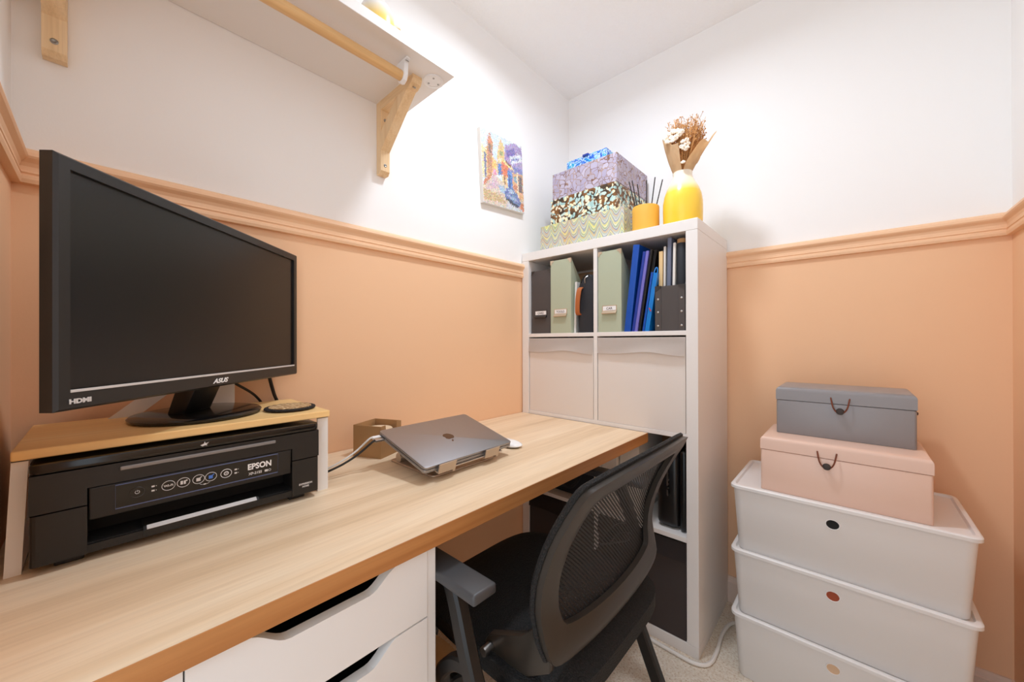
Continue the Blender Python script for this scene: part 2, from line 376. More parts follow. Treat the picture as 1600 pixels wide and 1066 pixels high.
# ------------------------------------------------------------------ desk worktop and drawer unit
DT = .725; DB = .692
t = thing('desk_worktop', 'long pale oak worktop running along the left wall', 'desk', (0, 0, 0))
mkobj('top_slab', rb(.002, .6005, NY+.004, -.402, DB, DT, .0008, 2), 'oak', t)
e_ = mkobj('edge_band', rb(.6007, .6022, NY+.004, -.402, DB, DT, .0006, 2), 'oak_edge', t); e_['label'] = 'warmer brown oak edge band'
t = thing('drawer_unit', 'white drawer unit with cut-out grips under the oak worktop', 'drawers')
y0, y1, xf0 = -1.683, -1.321, .592
mkobj('side_panel', rb(.03, xf0-.002, y1-.018, y1, .03, DB-.0015, .001), 'white_lam', t)
mkobj('side_panel', rb(.03, xf0-.002, y0, y0+.018, .03, DB-.0015, .001), 'white_lam', t)
mkobj('back_panel', rb(.025, .031, y0, y1, .03, DB-.0015, 0), 'white_lam', t)
mkobj('inner_shade_panel', rb(.40, .404, y0+.02, y1-.02, .05, DB-.002, 0), 'void', t)  # black sheet added for the shade seen through the grips
mkobj('plinth', rb(.06, .55, y0+.01, y1-.01, 0, .03, 0), 'white_lam', t)
mkobj('base_panel', rb(.03, .57, y0+.018, y1-.018, .03, .045, 0), 'white_lam', t)
ya, yb = y0+.0195, y1-.0195; ym = (ya+yb)/2
zs = [.688, .570, .452, .334, .200, .05]
for i in range(5):
    zt, zb = zs[i]-.0015, zs[i+1]+.0015
    top = [(ya, zt)]
    for k in range(0, 9):           # S-shaped dip of the grip
        s_ = k/8; top.append((ym-.105+.05*s_, zt-.027*(s_*s_*(3-2*s_))))
    for k in range(8, -1, -1):
        s_ = k/8; top.append((ym+.105-.05*s_, zt-.027*(s_*s_*(3-2*s_))))
    top += [(yb, zt), (yb, zb), (ya, zb)]
    bm = B(); prism(bm, top, 'x', xf0-.018, xf0); d = mkobj('drawer_front', bm, 'white_lam', t)
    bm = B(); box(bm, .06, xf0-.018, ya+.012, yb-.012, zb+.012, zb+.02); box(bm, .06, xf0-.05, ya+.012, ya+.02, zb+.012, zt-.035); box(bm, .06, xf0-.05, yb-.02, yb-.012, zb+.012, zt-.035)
    mkobj('drawer_tray', bm, 'void', d)  # tray coloured black for the shade inside the drawers

# ------------------------------------------------------------------ cube shelving unit
KX, KY, KW, KD, KH, KT = .005, -.400, .765, .39, 1.465, .038
t = thing('cube_shelving_unit', 'tall white cube shelving unit in the corner behind the desk', 'shelf unit', (KX, KY, 0))
mkobj('top_panel', rb(0, KW, 0, KD, KH-KT, KH, .0012), 'white_lam', t)
mkobj('base_panel', rb(0, KW, 0, KD, 0, KT, .0012), 'white_lam', t)
mkobj('side_panel', rb(0, KT, 0, KD, KT+.0006, KH-KT-.0006, .0012), 'white_lam', t)
mkobj('side_panel', rb(KW-KT, KW, 0, KD, KT+.0006, KH-KT-.0006, .0012), 'white_lam', t)
ROW = [(.038, .373), (.389, .724), (.740, 1.075), (1.091, 1.427)]
CL = (KX+KT, KX+KW/2-.008); CR = (KX+KW/2+.008, KX+KW-KT)
for i in range(3): mkobj('shelf_board', rb(KT, KW-KT, .002, KD, ROW[i][1], ROW[i+1][0], .001), 'white_lam', t)
for a, b in ROW: mkobj('divider_board', rb(KW/2-.008, KW/2+.008, .002, KD, a, b, .001), 'white_lam', t)

# ------------------------------------------------------------------ fabric bins in the shelving unit
def fabric_bin(cell, row, mat, label, group):
    x0, x1 = cell[0]+.003, cell[1]-.003; z0, z1 = ROW[row][0]+.001, ROW[row][1]-.006
    t = thing('fabric_bin', label, 'storage bin', ((x0+x1)/2, KY+.004, z0), group=group); hw = (x1-x0)/2; h = z1-z0; d = .37
    bm = B()
    for a in ((-hw, hw, 0, .004, 0, h), (-hw, hw, d-.004, d, 0, h), (-hw, -hw+.004, .004, d-.004, 0, h), (hw-.004, hw, .004, d-.004, 0, h), (-hw+.004, hw-.004, .004, d-.004, 0, .004)): box(bm, *a)
    mkobj('bin_body', bm, mat, t)
    bm = B(); n = 24; rows = []
    for k in range(n+1):            # soft folded cuff with a wavy lower hem
        s_ = k/n; x = -hw+2*hw*s_; sag = .008*math.sin(PI*s_)**2 + .003*math.sin(9*s_+row)
        col = []
        for j in range(7):
            q = j/6; col.append(bm.verts.new((x, -.0015-.0105*q**1.6*(.75+.25*math.sin(PI*s_)) - .0018*math.sin(5*s_+4*q)*q, h-.001-(.062-sag)*q)))
        rows.append(col)
    for A, Q in zip(rows, rows[1:]):
        for j in range(6): bm.faces.new((A[j], Q[j], Q[j+1], A[j+1]))
    bmesh.ops.solidify(bm, geom=bm.faces[:], thickness=.003)
    mkobj('folded_cuff', bm, mat, t, True)
    return t
fabric_bin(CL, 2, 'fabric_white', 'white fabric bin in the left cube just above the worktop', 'fabric bins in the shelving unit')
fabric_bin(CR, 2, 'fabric_white', 'white fabric bin in the right cube just above the worktop', 'fabric bins in the shelving unit')
fabric_bin(CR, 0, 'fabric_black', 'black fabric bin in the lowest right cube behind the chair', 'fabric bins in the shelving unit')
fabric_bin(CL, 0, 'fabric_black', 'black fabric bin in the lowest left cube under the desk', 'fabric bins in the shelving unit')

# ------------------------------------------------------------------ files, folders and bags in the top cubes
Z1 = ROW[3][0]
def magazine_file(x0, x1, h, mat, cmat, label, text, back_h, yoff=.008, label_dark=False):
    wd = x1-x0; t = thing('magazine_file', label, 'magazine file', ((x0+x1)/2, KY+yoff, Z1), group='magazine files in the top cubes'); hw = wd/2; d = .25
    mkobj('front_panel', rb(-hw, hw, 0, .003, 0, h, .0008), mat, t)
    for s_ in (-1, 1):
        xa, xb = (-hw, -hw+.003) if s_ < 0 else (hw-.003, hw)
        bm = B(); prism(bm, [(.003, 0), (d, 0), (d, back_h), (.11, back_h), (.003, h)], 'x', xa, xb); mkobj('side_panel', bm, mat, t)
    mkobj('back_panel', rb(-hw+.003, hw-.003, d-.003, d, 0, back_h, 0), mat, t)
    mkobj('base_panel', rb(-hw+.003, hw-.003, .003, d-.003, 0, .003, 0), mat, t)
    for s_ in (-1, 1):              # metal corner caps
        bm = B(); c = s_*hw; prism(bm, [(c+s_*.0008, h+.0008), (c-s_*.017, h+.0008), (c-s_*.017, h-.006), (c-s_*.009, h-.009), (c-s_*.006, h-.018), (c+s_*.0008, h-.018)], 'y', -.0012, .0036)
        mkobj('corner_cap', bm, cmat, t)
    zc = .088; hl = min(.036, hw*.62)
    hb = B(); box(hb, -hl, hl, -.0015, 0, zc-.013, zc+.016); hold = mkobj('label_holder', hb, cmat if not label_dark else 'dark_metal', t)
    mkobj('label_card', rb(-hl+.003, hl-.003, -.0022, -.0012, zc-.004, zc+.013, 0), 'print_white', hold)
    bm = xf(text_bm(text, .013, .0001, offset=.0002, align='CENTER'), face_xf((0, -.0024, zc-.0005), (1, 0, 0), (0, 0, 1))); mkobj('lettering', bm, 'char_card', hold)
    bm = B(); prism(bm, [(0, zc-.004), (-.010, zc-.014), (-.010, zc-.017), (-.006, zc-.017), (0, zc-.012)], 'x', -hl, hl); mkobj('pull_lip', bm, cmat if not label_dark else 'dark_metal', hold)
    return t
magazine_file(.052, .160, .285, 'char_card', 'dark_metal', 'charcoal magazine file at the left end of the top left cube', 'CARD', .17, .012, True)
magazine_file(.166, .272, .316, 'sage', 'brass_pale', 'sage green magazine file in the top left cube beside the black bag', 'TOOLS', .19, .004)
magazine_file(.400, .498, .317, 'sage', 'brass_pale', 'sage green magazine file in the top right cube beside the blue folders', 'CAR', .19, .004)
def slab(name, label, cat, x0, x1, h, d, mat, lean=0.0, y=.012, group='folders in the top right cube', cover=None, z=Z1, zoff=0.0):
    """standing book or folder, leaning sideways by angle lean (about its lower left edge)"""
    wd = x1-x0; up = 0 if lean >= 0 else 0
    t = thing(name, label, cat, (x0, KY+y, z+abs(math.sin(lean))*0 + zoff), group=group, rot=(0, lean, 0))
    if cover:
        mkobj('cover', rb(0, .0025, 0, d, 0, h, .0008), mat, t); mkobj('cover', rb(wd-.0025, wd, 0, d, 0, h, .0008), mat, t)
        mkobj('spine', rb(.0025, wd-.0025, 0, .0025, 0, h, .0006), mat, t); mkobj('pages', rb(.003, wd-.003, .003, d-.004, .003, h-.004, 0), cover, t)
    else:
        mkobj('folder_body', rb(0, wd, .002, d, 0, h, min(.002, wd*.3)), mat, t); mkobj('edge_band', rb(-.0006, wd+.0006, 0, .004, 0, h, .0004), mat, t)
    return t
slab('loose_papers', 'loose white papers squeezed between green file and black bag', 'papers', .276, .284, .215, .2, 'f_white', .03, .02, 'papers in the top left cube')
slab('folder', 'thick bright blue folder leaning against the green file', 'folder', .508, .532, .325, .26, 'f_blue', .115, .006, cover='f_navy')
slab('folder', 'thin navy folder between the bright blue and purple folders', 'folder', .537, .546, .296, .25, 'f_navy', .15, .010)
slab('folder', 'thin purple folder leaning between navy and black ones', 'folder', .548, .557, .297, .25, 'f_purple', .152, .010)
slab('folder', 'slim black folder leaning right of the purple folder', 'folder', .560, .566, .300, .25, 'black_matte', .155, .016)
slab('folder', 'black folder just left of the shiny royal blue one', 'folder', .568, .577, .300, .25, 'black_matte', .155, .03)
slab('folder', 'shiny royal blue folder beside the cyan folder', 'folder', .580, .586, .215, .22, 'f_blue', .155, .003)
t = slab('folder', 'cyan folder with a ring pull and small red print', 'folder', .589, .603, .212, .22, 'f_cyan', .155, .004)
bm = B(); tube(bm, [(.007+.006*math.cos(a*PI/8), .003, .205+.024+.022*math.sin(a*PI/8)-.02) for a in range(0, 9)], .0022, 8, up=(0, 1, 0)); mkobj('ring_pull', bm, 'f_cyan', t, True)
bm = B()
for k in range(4): tube(bm, [(.002+.003*k, -.0012, .085-.003*k+(.004 if k % 2 else 0)), (.005+.002*k, -.0012, .082-.003*k)], .0015, 6)
mkobj('red_print', bm, 'red_print', t)
# low riveted box with books standing in it
t = thing('magazine_box', 'low charcoal magazine box with riveted leather straps and books inside', 'magazine box', (.677, KY+.006, Z1))
hw, h = .0505, .158
mkobj('front_panel', rb(-hw, hw, 0, .003, 0, h, .0008), 'char_card', t); mkobj('base_panel', rb(-hw+.003, hw-.003, .003, .25, 0, .003, 0), 'char_card', t)
for s_ in (-1, 1):
    bm = B(); xa, xb = sorted((s_*hw, s_*(hw-.003))); prism(bm, [(.003, 0), (.25, 0), (.25, .25), (.15, .25), (.003, h)], 'x', xa, xb); mkobj('side_panel', bm, 'char_card', t)
    xa, xb = sorted((s_*(hw+.0004), s_*(hw-.021))); st = mkobj('strap', rb(xa, xb, -.002, 0, 0, h+.001, .0008), 'char_card', t)
    for z in (.018, .066, .112):
        bm = lathe(B(), [(.0036, 0), (.0036, .0008), (.0022, .0018), (0, .0022)], 10); xf(bm, Matrix.Translation((s_*(hw-.0105), -.002, z)) @ Matrix.Rotation(PI/2, 4, 'X')); mkobj('rivet', bm, 'silver', st, True)
    bm = B(); prism(bm, [(s_*(hw+.0008), h+.001), (s_*(hw-.021), h+.001), (s_*(hw-.021), h-.006), (s_*(hw-.012), h-.012), (s_*(hw+.0008), h-.022)], 'y', -.0028, .0034); mkobj('corner_cap', bm, 'dark_metal', t)
mkobj('back_panel', rb(-hw+.003, hw-.003, .247, .25, 0, .25, 0), 'char_card', t)
gb = 'books in the low riveted box'; zb = Z1+.003
slab('notebook', 'ivory notebook standing at the left in the riveted box', 'notebook', .632, .644, .283, .2, 'f_ivory', .01, .022, gb, z=zb)
slab('book', 'white book standing right of the ivory notebook in the riveted box', 'book', .648, .655, .298, .2, 'f_white', .01, .022, gb, cover='f_white', z=zb)
slab('book', 'tall slate grey book in the riveted box', 'book', .659, .672, .326, .2, 'f_slate', .02, .02, gb, cover='f_white', z=zb)
slab('book', 'narrow pale book between slate book and black roll', 'book', .679, .686, .305, .2, 'f_white', .02, .02, gb, z=zb)
t = thing('rolled_case', 'black roll with a tan rim standing at the right of the riveted box', 'roll', (.7085, KY+.035, zb), group=gb)
mkobj('roll_body', lathe(B(), [(.0145, 0), (.0155, .002), (.0155, .300), (.0145, .302)], 20), 'bag', t, True); mkobj('tan_rim', lathe(B(), [(.0145, .3025), (.0150, .305), (.0150, .316), (.011, .318), (.011, .3025)], 20, cap=False), 'kraft', t, True)
# black bag with leather handle
t = thing('toiletry_bag', 'black fabric bag with tan leather handle beside the green file', 'bag', (.333, KY+.012, Z1))
bm = B(); prism(bm, [(-.034, .0), (.036, .0), (.037, .20), (.033, .228), (.022, .240), (.004, .238), (-.016, .222), (-.026, .19), (-.034, .08)], 'y', .004, .25); bev(bm, .006, 3); mkobj('bag_body', bm, 'bag', t, True)
bm = B(); tube(bm, catmull([(-.030, .005, .05), (-.028, .005, .18), (-.012, .005, .222), (.010, .005, .238), (.03, .005, .22)], 5), .0025, 6, up=(0, 1, 0)); mkobj('zip_band', bm, 'black_matte', t, True)
bm = B(); tube(bm, catmull([(-.028, .004, .075), (-.028, -.010, .085), (-.025, -.014, .13), (-.020, -.010, .175), (-.019, .004, .187)], 5), 0, rect=(.0105, .0022), up=(0, 1, 0)); mkobj('leather_handle', bm, 'leather', t, True)
bm = B(); tube(bm, catmull([(0, .004, .205), (.004, -.004, .222), (.012, .004, .232)], 4), .002, 6); mkobj('zip_pull', bm, 'silver', t, True)
# lower cubes
Z3 = ROW[1][0]
t = thing('hard_case', 'black hard-shell case standing in the right cube behind the chair back', 'suitcase', (.668, KY+.03, Z3))
mkobj('shell', rb(-.05, .030, 0, .32, .002, .285, .022, 4), 'suitcase', t, True); mkobj('shell', rb(.0305, .056, 0, .32, .002, .285, .012, 4), 'suitcase', t, True)
bm = B(); tube(bm, catmull([(-.018, .001, .205), (-.018, -.012, .208), (-.006, -.016, .208), (-.004, -.016, .19), (-.004, -.016, .13), (-.006, .001, .12)], 4), .0035, 8); mkobj('carry_handle', bm, 'dark_metal', t, True)
for k in range(3): mkobj('lock_dial', lathe(B(), [(.003, 0), (.003, .003), (0, .003)], 8, (-.006, 0, 0)), 'silver', t, loc=(0, -.001, .145+.014*k), rot=(PI/2, 0, 0))
slab('document_box', 'cream document box standing left in the cube under the worktop end', 'document box', .402, .462, .30, .24, 'f_white', 0, .03, 'cream boxes in the cube', z=Z3)
slab('document_box', 'cream document box standing beside the black hard-shell case', 'document box', .468, .545, .30, .24, 'f_white', 0, .05, 'cream boxes in the cube', z=Z3)
t = thing('laptop_bag', 'black soft bag lying in the cube under the worktop', 'bag', (.21, KY+.05, Z3))
bm = B(); prism(bm, [(-.14, 0), (.15, 0), (.155, .06), (.13, .13), (-.02, .15), (-.13, .12), (-.15, .05)], 'y', 0, .28); bev(bm, .012, 3); mkobj('bag_body', bm, 'bag', t, True)
bm = B(); tube(bm, catmull([(-.06, -.002, .10), (-.03, -.02, .05), (.04, -.02, .04), (.08, -.002, .09)], 6), .006, 8); mkobj('strap', bm, 'bag', t, True)

# ------------------------------------------------------------------ things on top of the shelving unit
def paper_box(x0, x1, y0, y1, z0, z1, mat, label, tab=None):
    t = thing('gift_box', label, 'box', ((x0+x1)/2, (y0+y1)/2, z0), group='marbled paper boxes stacked on the shelving unit'); hx, hy, h = (x1-x0)/2, (y1-y0)/2, z1-z0
    hl = h-.004
    mkobj('box_base', rb(-hx+.003, hx-.003, -hy+.003, hy-.003, 0, h-.006, .001), mat, t); mkobj('box_lid', rb(-hx, hx, -hy, hy, h-hl, h, .0015), mat, t)
    if tab: mkobj('ribbon_tab', rb(-.014, .014, -hy-.006, -hy+.01, h-.004, h+.004, .001), 'f_navy', t)
    return t
KZ = KH
paper_box(.094, .499, -.375, -.035, KZ, 1.577, 'marble_feather', 'lowest box of the marbled stack with feathered green and grey pattern')
paper_box(.129, .448, -.345, -.035, 1.577, 1.697, 'marble_mint', 'second box of the stack with mint and cream pebble pattern')
paper_box(.132, .449, -.333, -.030, 1.697, 1.818, 'marble_lilac', 'third box of the stack with lilac and brown veined paper')
paper_box(.195, .392, -.31, -.16, 1.818, 1.864, 'marble_blue', 'small blue marbled box on top of the paper box stack', True)
t = thing('reed_diffuser', 'ochre reed diffuser pot with black sticks between boxes and vase', 'diffuser', (.568, -.335, KZ))
mkobj('pot', lathe(B(), [(.046, 0), (.0485, .002), (.0485, .094), (.047, .097), (.044, .097), (.043, .09), (.043, .01), (0, .01)], 40), 'ochre', t, True)
for dx, dy, hh in ((-.056, -.022, .205), (-.048, -.012, .210), (-.041, .02, .204), (.0, .01, .205), (.040, -.01, .198), (.060, .01, .190)):
    bm = B(); tube(bm, [(dx*.3, dy*.3, .012), (dx, dy, hh)], .0020, 6, up=(1, 0, 0)); mkobj('reed', bm, 'reed', t)
t = thing('vase', 'yellow bottle vase with cream neck at the front corner of the shelving unit', 'vase', (.694, -.31, KZ))
prof = [(.052, 0), (.060, .004), (.0655, .02), (.0665, .06), (.066, .09), (.062, .115), (.053, .140), (.042, .160), (.035, .175), (.0315, .188), (.033, .198), (.030, .199), (.028, .190), (.031, .175), (.05, .135), (.06, .09), (.06, .02), (0, .012)]
mkobj('vase_body', lathe(B(), prof, 48), 'vase', t, True)
bq = thing('dried_bouquet', 'dried flower bouquet in kraft paper standing in the yellow vase', 'bouquet', (.694, -.31, KZ))
FA = math.atan2(-1.727+.31, 1.147-.694)              # direction the bouquet opens to
bm = B(); rows = []; NV, NH = 8, 44
for j in range(NV+1):
    q = j/NV; z = .188+.100*q; r = .0275+.052*q**1.1; half = .08+.40*max(0, (q-.10)/.90)
    row = []
    for k in range(NH+1):
        s_ = k/NH; a = FA+half + (2*PI-2*half)*s_
        wav = 1+.10*q*math.sin(5*a+1.0)+.06*q*math.sin(9*a)
        zz = z + q*q*(.030*math.sin(2.0*a+.6)+.012*math.sin(7*a))
        lean = .020*q*q
        row.append(bm.verts.new((r*wav*math.cos(a)+lean*math.cos(FA+PI/2+.3), r*wav*math.sin(a)+lean*math.sin(FA+PI/2+.3), zz)))
    rows.append(row)
for A, Q in zip(rows, rows[1:]):
    for k in range(NH): bm.faces.new((A[k], A[k+1], Q[k+1], Q[k]))
bmesh.ops.solidify(bm, geom=bm.faces[:], thickness=.0008); mkobj('paper_wrap', bm, 'kraft_paper', bq, True)
rnd = random.Random(3)
bm = B()
for i in range(240):                                  # dried brown sprigs, too fine to count
    a = rnd.uniform(0, 2*PI); rr = .062*math.sqrt(rnd.random()); top = Vector((rr*math.cos(a)*1.05, rr*math.sin(a)*1.05, rnd.uniform(.31, .395)-.25*rr))
    top += Vector((math.cos(FA+PI/2), math.sin(FA+PI/2), 0))*.012; base = Vector((rr*.25*math.cos(a), rr*.25*math.sin(a), .19)); mid = base.lerp(top, .6)+Vector((rnd.uniform(-.006, .006), rnd.uniform(-.006, .006), 0))
    tube(bm, [base, mid, top], [.0014, .0012, .0007], 3, up=(1, 0, .3))
    for _ in range(9):
        s_ = rnd.uniform(.35, 1); p = base.lerp(mid, s_/.6) if s_ < .6 else mid.lerp(top, (s_-.6)/.4); q = p+Vector((rnd.uniform(-.012, .012), rnd.uniform(-.012, .012), rnd.uniform(.004, .016)))
        tube(bm, [p, q], [.0009, .0006], 3, up=(1, 0, .3))
        if rnd.random() < .6: bmesh.ops.create_icosphere(bm, subdivisions=1, radius=rnd.uniform(.0016, .003), matrix=Matrix.Translation(q))
mkobj('dried_sprigs', bm, 'brown_sprig', bq, kind='stuff')
fm = None
fr, fu = Vector((math.cos(FA+PI/2), math.sin(FA+PI/2), 0)), Vector((math.cos(FA), math.sin(FA), 0))
spots = [(-.048, .300), (-.036, .312), (-.022, .306), (-.010, .314), (-.042, .326), (-.028, .330), (-.014, .326), (-.002, .320), (-.054, .314), (.002, .288), (.012, .292), (.008, .278), (.018, .280), (.004, .268), (-.004, .272), (.010, .262), (-.032, .298), (.002, .218), (.016, .268)]
for i, (sx, sz) in enumerate(spots):
    p = fr*sx + fu*((.060 if sz > .295 else .052)-.3*abs(sx) if sz > .25 else .046) + Vector((0, 0, sz))
    if fm is None:
        bm = B()
        for k in range(9):
            a = k*2*PI/8; off = Vector((.0045*math.cos(a), .0045*math.sin(a), 0)) if k < 8 else Vector((0, 0, .003))
            bmesh.ops.create_icosphere(bm, subdivisions=1, radius=.0036, matrix=Matrix.Translation(off))
        o = mkobj('white_flower', bm, 'white_flower', bq, True); fm = o.data
    else:
        o = bpy.data.objects.new('white_flower', fm); COL.objects.link(o); o.parent = bq
    o.location = p; o.rotation_euler = (rnd.uniform(.6, 1.6), rnd.uniform(-.5, .5), FA+PI/2+rnd.uniform(-.5, .5)); sc = rnd.uniform(1.0, 1.5); o.scale = (sc, sc, sc)

# ------------------------------------------------------------------ wall shelf
t = thing('wall_shelf', 'white wall shelf with wooden brackets and hanging rod above the monitor', 'wall shelf')
SZ, ST, SE, SD = 1.830, 1.858, -1.030, .287
mkobj('shelf_board', rb(.001, SD, NY+.002, SE, SZ, ST, .0012), 'white_lam', t)
def bracket(yc):
    hw = .0155
    bm = B(); prism(bm, [(.001, 1.598), (.020, 1.598), (.028, 1.608), (.028, SZ), (.001, SZ)], 'y', yc-hw, yc+hw); u = mkobj('bracket_upright', bm, 'pine', t)
    bm = B(); prism(bm, [(.028, SZ-.028), (.190, SZ-.028), (.206, SZ-.020), (.212, SZ-.008), (.212, SZ), (.028, SZ)], 'y', yc-hw, yc+hw); a = mkobj('bracket_arm', bm, 'pine_x', t)
    bm = B(); prism(bm, [(.028, 1.672), (.180, SZ-.028), (.124, SZ-.028), (.028, 1.732)], 'y', yc-hw*.98, yc+hw*.98); mkobj('bracket_brace', bm, 'pine', t)
    for par, p, rot in ((u, (.0281, yc, 1.626), (0, PI/2, 0)), (a, (.195, yc, SZ-.0262), (PI, .3, 0)), (u, (.0281, yc, 1.772), (0, PI/2, 0))):
        o = mkobj('screw', lathe(B(), [(.0055, 0), (.0055, .0006), (.0035, .0014), (.0016, .0008), (0, .0004)], 14), 'steel', par, True); o.location = p; o.rotation_euler = rot
bracket(-1.1065); bracket(-1.787)
bm = B(); tube(bm, [(.228, NY+.003, 1.789), (.228, -1.155, 1.789)], .0135, 16); mkobj('hanging_rod', bm, 'rod', t, True)
for yy in (-1.165, -1.79):
    bm = B(); prism(bm, [(.208, SZ-.0005), (.258, SZ-.0005), (.258, SZ-.004), (.246, SZ-.010), (.246, 1.786), (.240, 1.774), (.228, 1.769), (.216, 1.774), (.210, 1.786)], 'y', yy-.006, yy+.006); bev(bm, .001, 1)
    h = mkobj('rod_holder', bm, 'white_gloss', t); o = mkobj('screw', lathe(B(), [(.005, 0), (.005, .001), (0, .0014)], 12), 'steel', h, True); o.location = (.2515, yy, SZ-.0085); o.rotation_euler = (PI, .5, 0)
pl = mkobj('round_plate', lathe(B(), [(.030, 0), (.030, .003), (.028, .0045), (.021, .0045), (.020, .0032), (0, .0032)], 32), 'white_gloss', t, True); pl.location = (.228, -1.062, SZ); pl.rotation_euler = (PI, 0, 0)
for k in range(3):
    a = k*2*PI/3+.6; o = mkobj('screw', lathe(B(), [(.003, 0), (.003, .001), (0, .0015)], 10), 'steel', pl, True); o.location = (.016*math.cos(a), .016*math.sin(a), .0032)
t = thing('ceramic_jar', 'yellow and white glazed ceramic jar at the edge of the wall shelf', 'jar', (.190, -1.222, ST))
mkobj('jar_body', lathe(B(), [(.040, 0), (.046, .004), (.049, .03), (.049, .06), (.045, .085), (.036, .105), (.022, .117), (0, .120)], 36), 'jar', t, True)
bm = B(); tube(bm, catmull([(.010, .044, .075), (.012, .062, .078), (.012, .072, .055), (.012, .068, .028), (.010, .046, .018)], 5), 0, rect=(.004, .008), up=(1, 0, 0)); mkobj('jar_handle', bm, 'jar', t, True)

# ------------------------------------------------------------------ canvas painting
cv = thing('canvas_painting', 'small unframed canvas of a colourful street with a parked car', 'painting', (0.001, -.540, 1.795), rot=(math.radians(3.6), 0, 0))
CWD, CHT = .262, .308
mkobj('canvas_block', rb(0, .018, -CWD/2, CWD/2, -CHT/2, CHT/2, .0015), 'f_white', cv)
GW, GH = 66, 78
def inpoly(x, y, P):
    c = False; j = len(P)-1
    for i in range(len(P)):
        if (P[i][1] > y) != (P[j][1] > y) and x < (P[j][0]-P[i][0])*(y-P[i][1])/(P[j][1]-P[i][1])+P[i][0]: c = not c
        j = i
    return c
PAINT = [  # back to front, picture coordinates 0..1 from the left and from the bottom
 ([(0,0),(1,0),(1,1),(0,1)], (206,222,232)), ([(.25,.55),(.6,.55),(.62,1),(.2,1)], (196,214,232)),
 ([(0,.32),(.10,.34),(.12,.72),(0,.78)], (228,208,150)), ([(.05,.33),(.09,.35),(.09,.68),(.05,.70)], (92,98,140)), ([(.10,.36),(.17,.38),(.18,.80),(.10,.76)], (206,150,98)),
 ([(.13,.40),(.24,.42),(.26,.86),(.22,.94),(.20,1.0),(.18,.94),(.14,.86)], (176,118,84)), ([(.16,.84),(.24,.84),(.23,.92),(.17,.92)], (206,116,76)), ([(.17,.70),(.21,.70),(.21,.82),(.17,.82)], (110,84,84)),
 ([(.22,.42),(.33,.44),(.34,.62),(.24,.66)], (236,178,96)), ([(.24,.40),(.32,.42),(.32,.50),(.24,.50)], (226,140,170)),
 ([(.34,.44),(.52,.50),(.54,.88),(.44,.98),(.40,.86),(.36,.70)], (214,178,116)), ([(.42,.72),(.50,.74),(.50,.80),(.42,.78)], (132,142,96)), ([(.40,.62),(.46,.64),(.46,.70),(.40,.68)], (246,230,190)),
 ([(.50,.50),(1,.40),(1,.96),(.80,1),(.56,.90)], (150,128,178)), ([(.58,.84),(.80,.92),(.82,.82),(.60,.74)], (102,86,160)), ([(.66,.76),(.96,.88),(1,.78),(.72,.66)], (210,214,228)), ([(.70,.74),(.90,.80),(.90,.77),(.70,.71)], (74,94,160)),
 ([(.50,.70),(.74,.62),(.76,.58),(.52,.62)], (236,214,140)), ([(.55,.69),(.70,.64),(.70,.61),(.56,.66)], (120,66,40)), ([(.76,.64),(1,.66),(1,.58),(.78,.56)], (108,112,176)),
 ([(.44,.48),(.60,.44),(.62,.62),(.46,.66)], (214,106,70)), ([(.36,.44),(.45,.46),(.46,.62),(.37,.60)], (66,104,176)), ([(.46,.30),(.58,.28),(.58,.46),(.46,.46)], (226,186,120)), ([(.50,.30),(.53,.30),(.53,.46),(.50,.46)], (110,70,50)),
 ([(.60,.26),(.72,.24),(.72,.56),(.60,.56)], (74,116,190)), ([(.63,.26),(.66,.26),(.66,.5),(.63,.5)], (40,60,110)), ([(.72,.20),(1,.14),(1,.58),(.72,.54)], (214,160,108)), ([(.76,.42),(.84,.42),(.84,.52),(.76,.50)], (120,150,160)), ([(.88,.30),(.97,.30),(.97,.54),(.88,.54)], (96,84,84)), ([(.74,.30),(.84,.30),(.84,.38),(.74,.38)], (190,110,80)), ([(.84,.2),(.87,.2),(.87,.58),(.84,.58)], (246,226,190)),
 ([(0,0),(1,0),(1,.16),(.62,.30),(.30,.42),(.24,.42),(0,.26)], (206,184,164)), ([(.05,.16),(.40,.28),(.30,.40),(.24,.40)], (196,166,176)), ([(0,.04),(.55,.06),(.40,.16),(0,.18)], (188,158,108)), ([(.4,.2),(.6,.22),(.5,.3),(.36,.3)], (150,176,204)), ([(.5,0),(1,0),(1,.05),(.6,.12)], (196,198,206)),
 ([(.02,.22),(.22,.40),(.20,.42),(.02,.30)], (188,104,62)),
 ([(.50,.20),(.56,.30),(.72,.32),(.84,.24),(.92,.14),(.88,.08),(.64,.12),(.52,.16)], (84,104,160)), ([(.58,.28),(.70,.30),(.76,.25),(.62,.23)], (166,186,214)), ([(.52,.16),(.64,.13),(.88,.08),(.86,.05),(.64,.08),(.54,.12)], (44,46,62)), ([(.56,.21),(.8,.18),(.86,.13),(.58,.17)], (150,164,200)), ([(.88,.06),(1,.02),(1,.14),(.92,.14)], (206,116,72))]
rnd = random.Random(11); bm = B(); lay = bm.loops.layers.float_color.new('paint')
gv = [[bm.verts.new((.0184, (i/GW-.5)*CWD*.985, (j/GH-.5)*CHT*.985)) for i in range(GW+1)] for j in range(GH+1)]
for j in range(GH):
    for i in range(GW):
        u, v = (i+.5)/GW+rnd.gauss(0, .008), (j+.5)/GH+rnd.gauss(0, .008); c = PAINT[0][1]
        for P_, cc in PAINT:
            if inpoly(u, v, P_): c = cc
        k = rnd.gauss(0, 13); f = bm.faces.new((gv[j][i], gv[j][i+1], gv[j+1][i+1], gv[j+1][i]))
        cl = S(*[max(10, min(252, q*.78+52+k+rnd.gauss(0, 10))) for q in c])
        for lp in f.loops: lp[lay] = cl
mkobj('printed_face', bm, 'painting', cv)

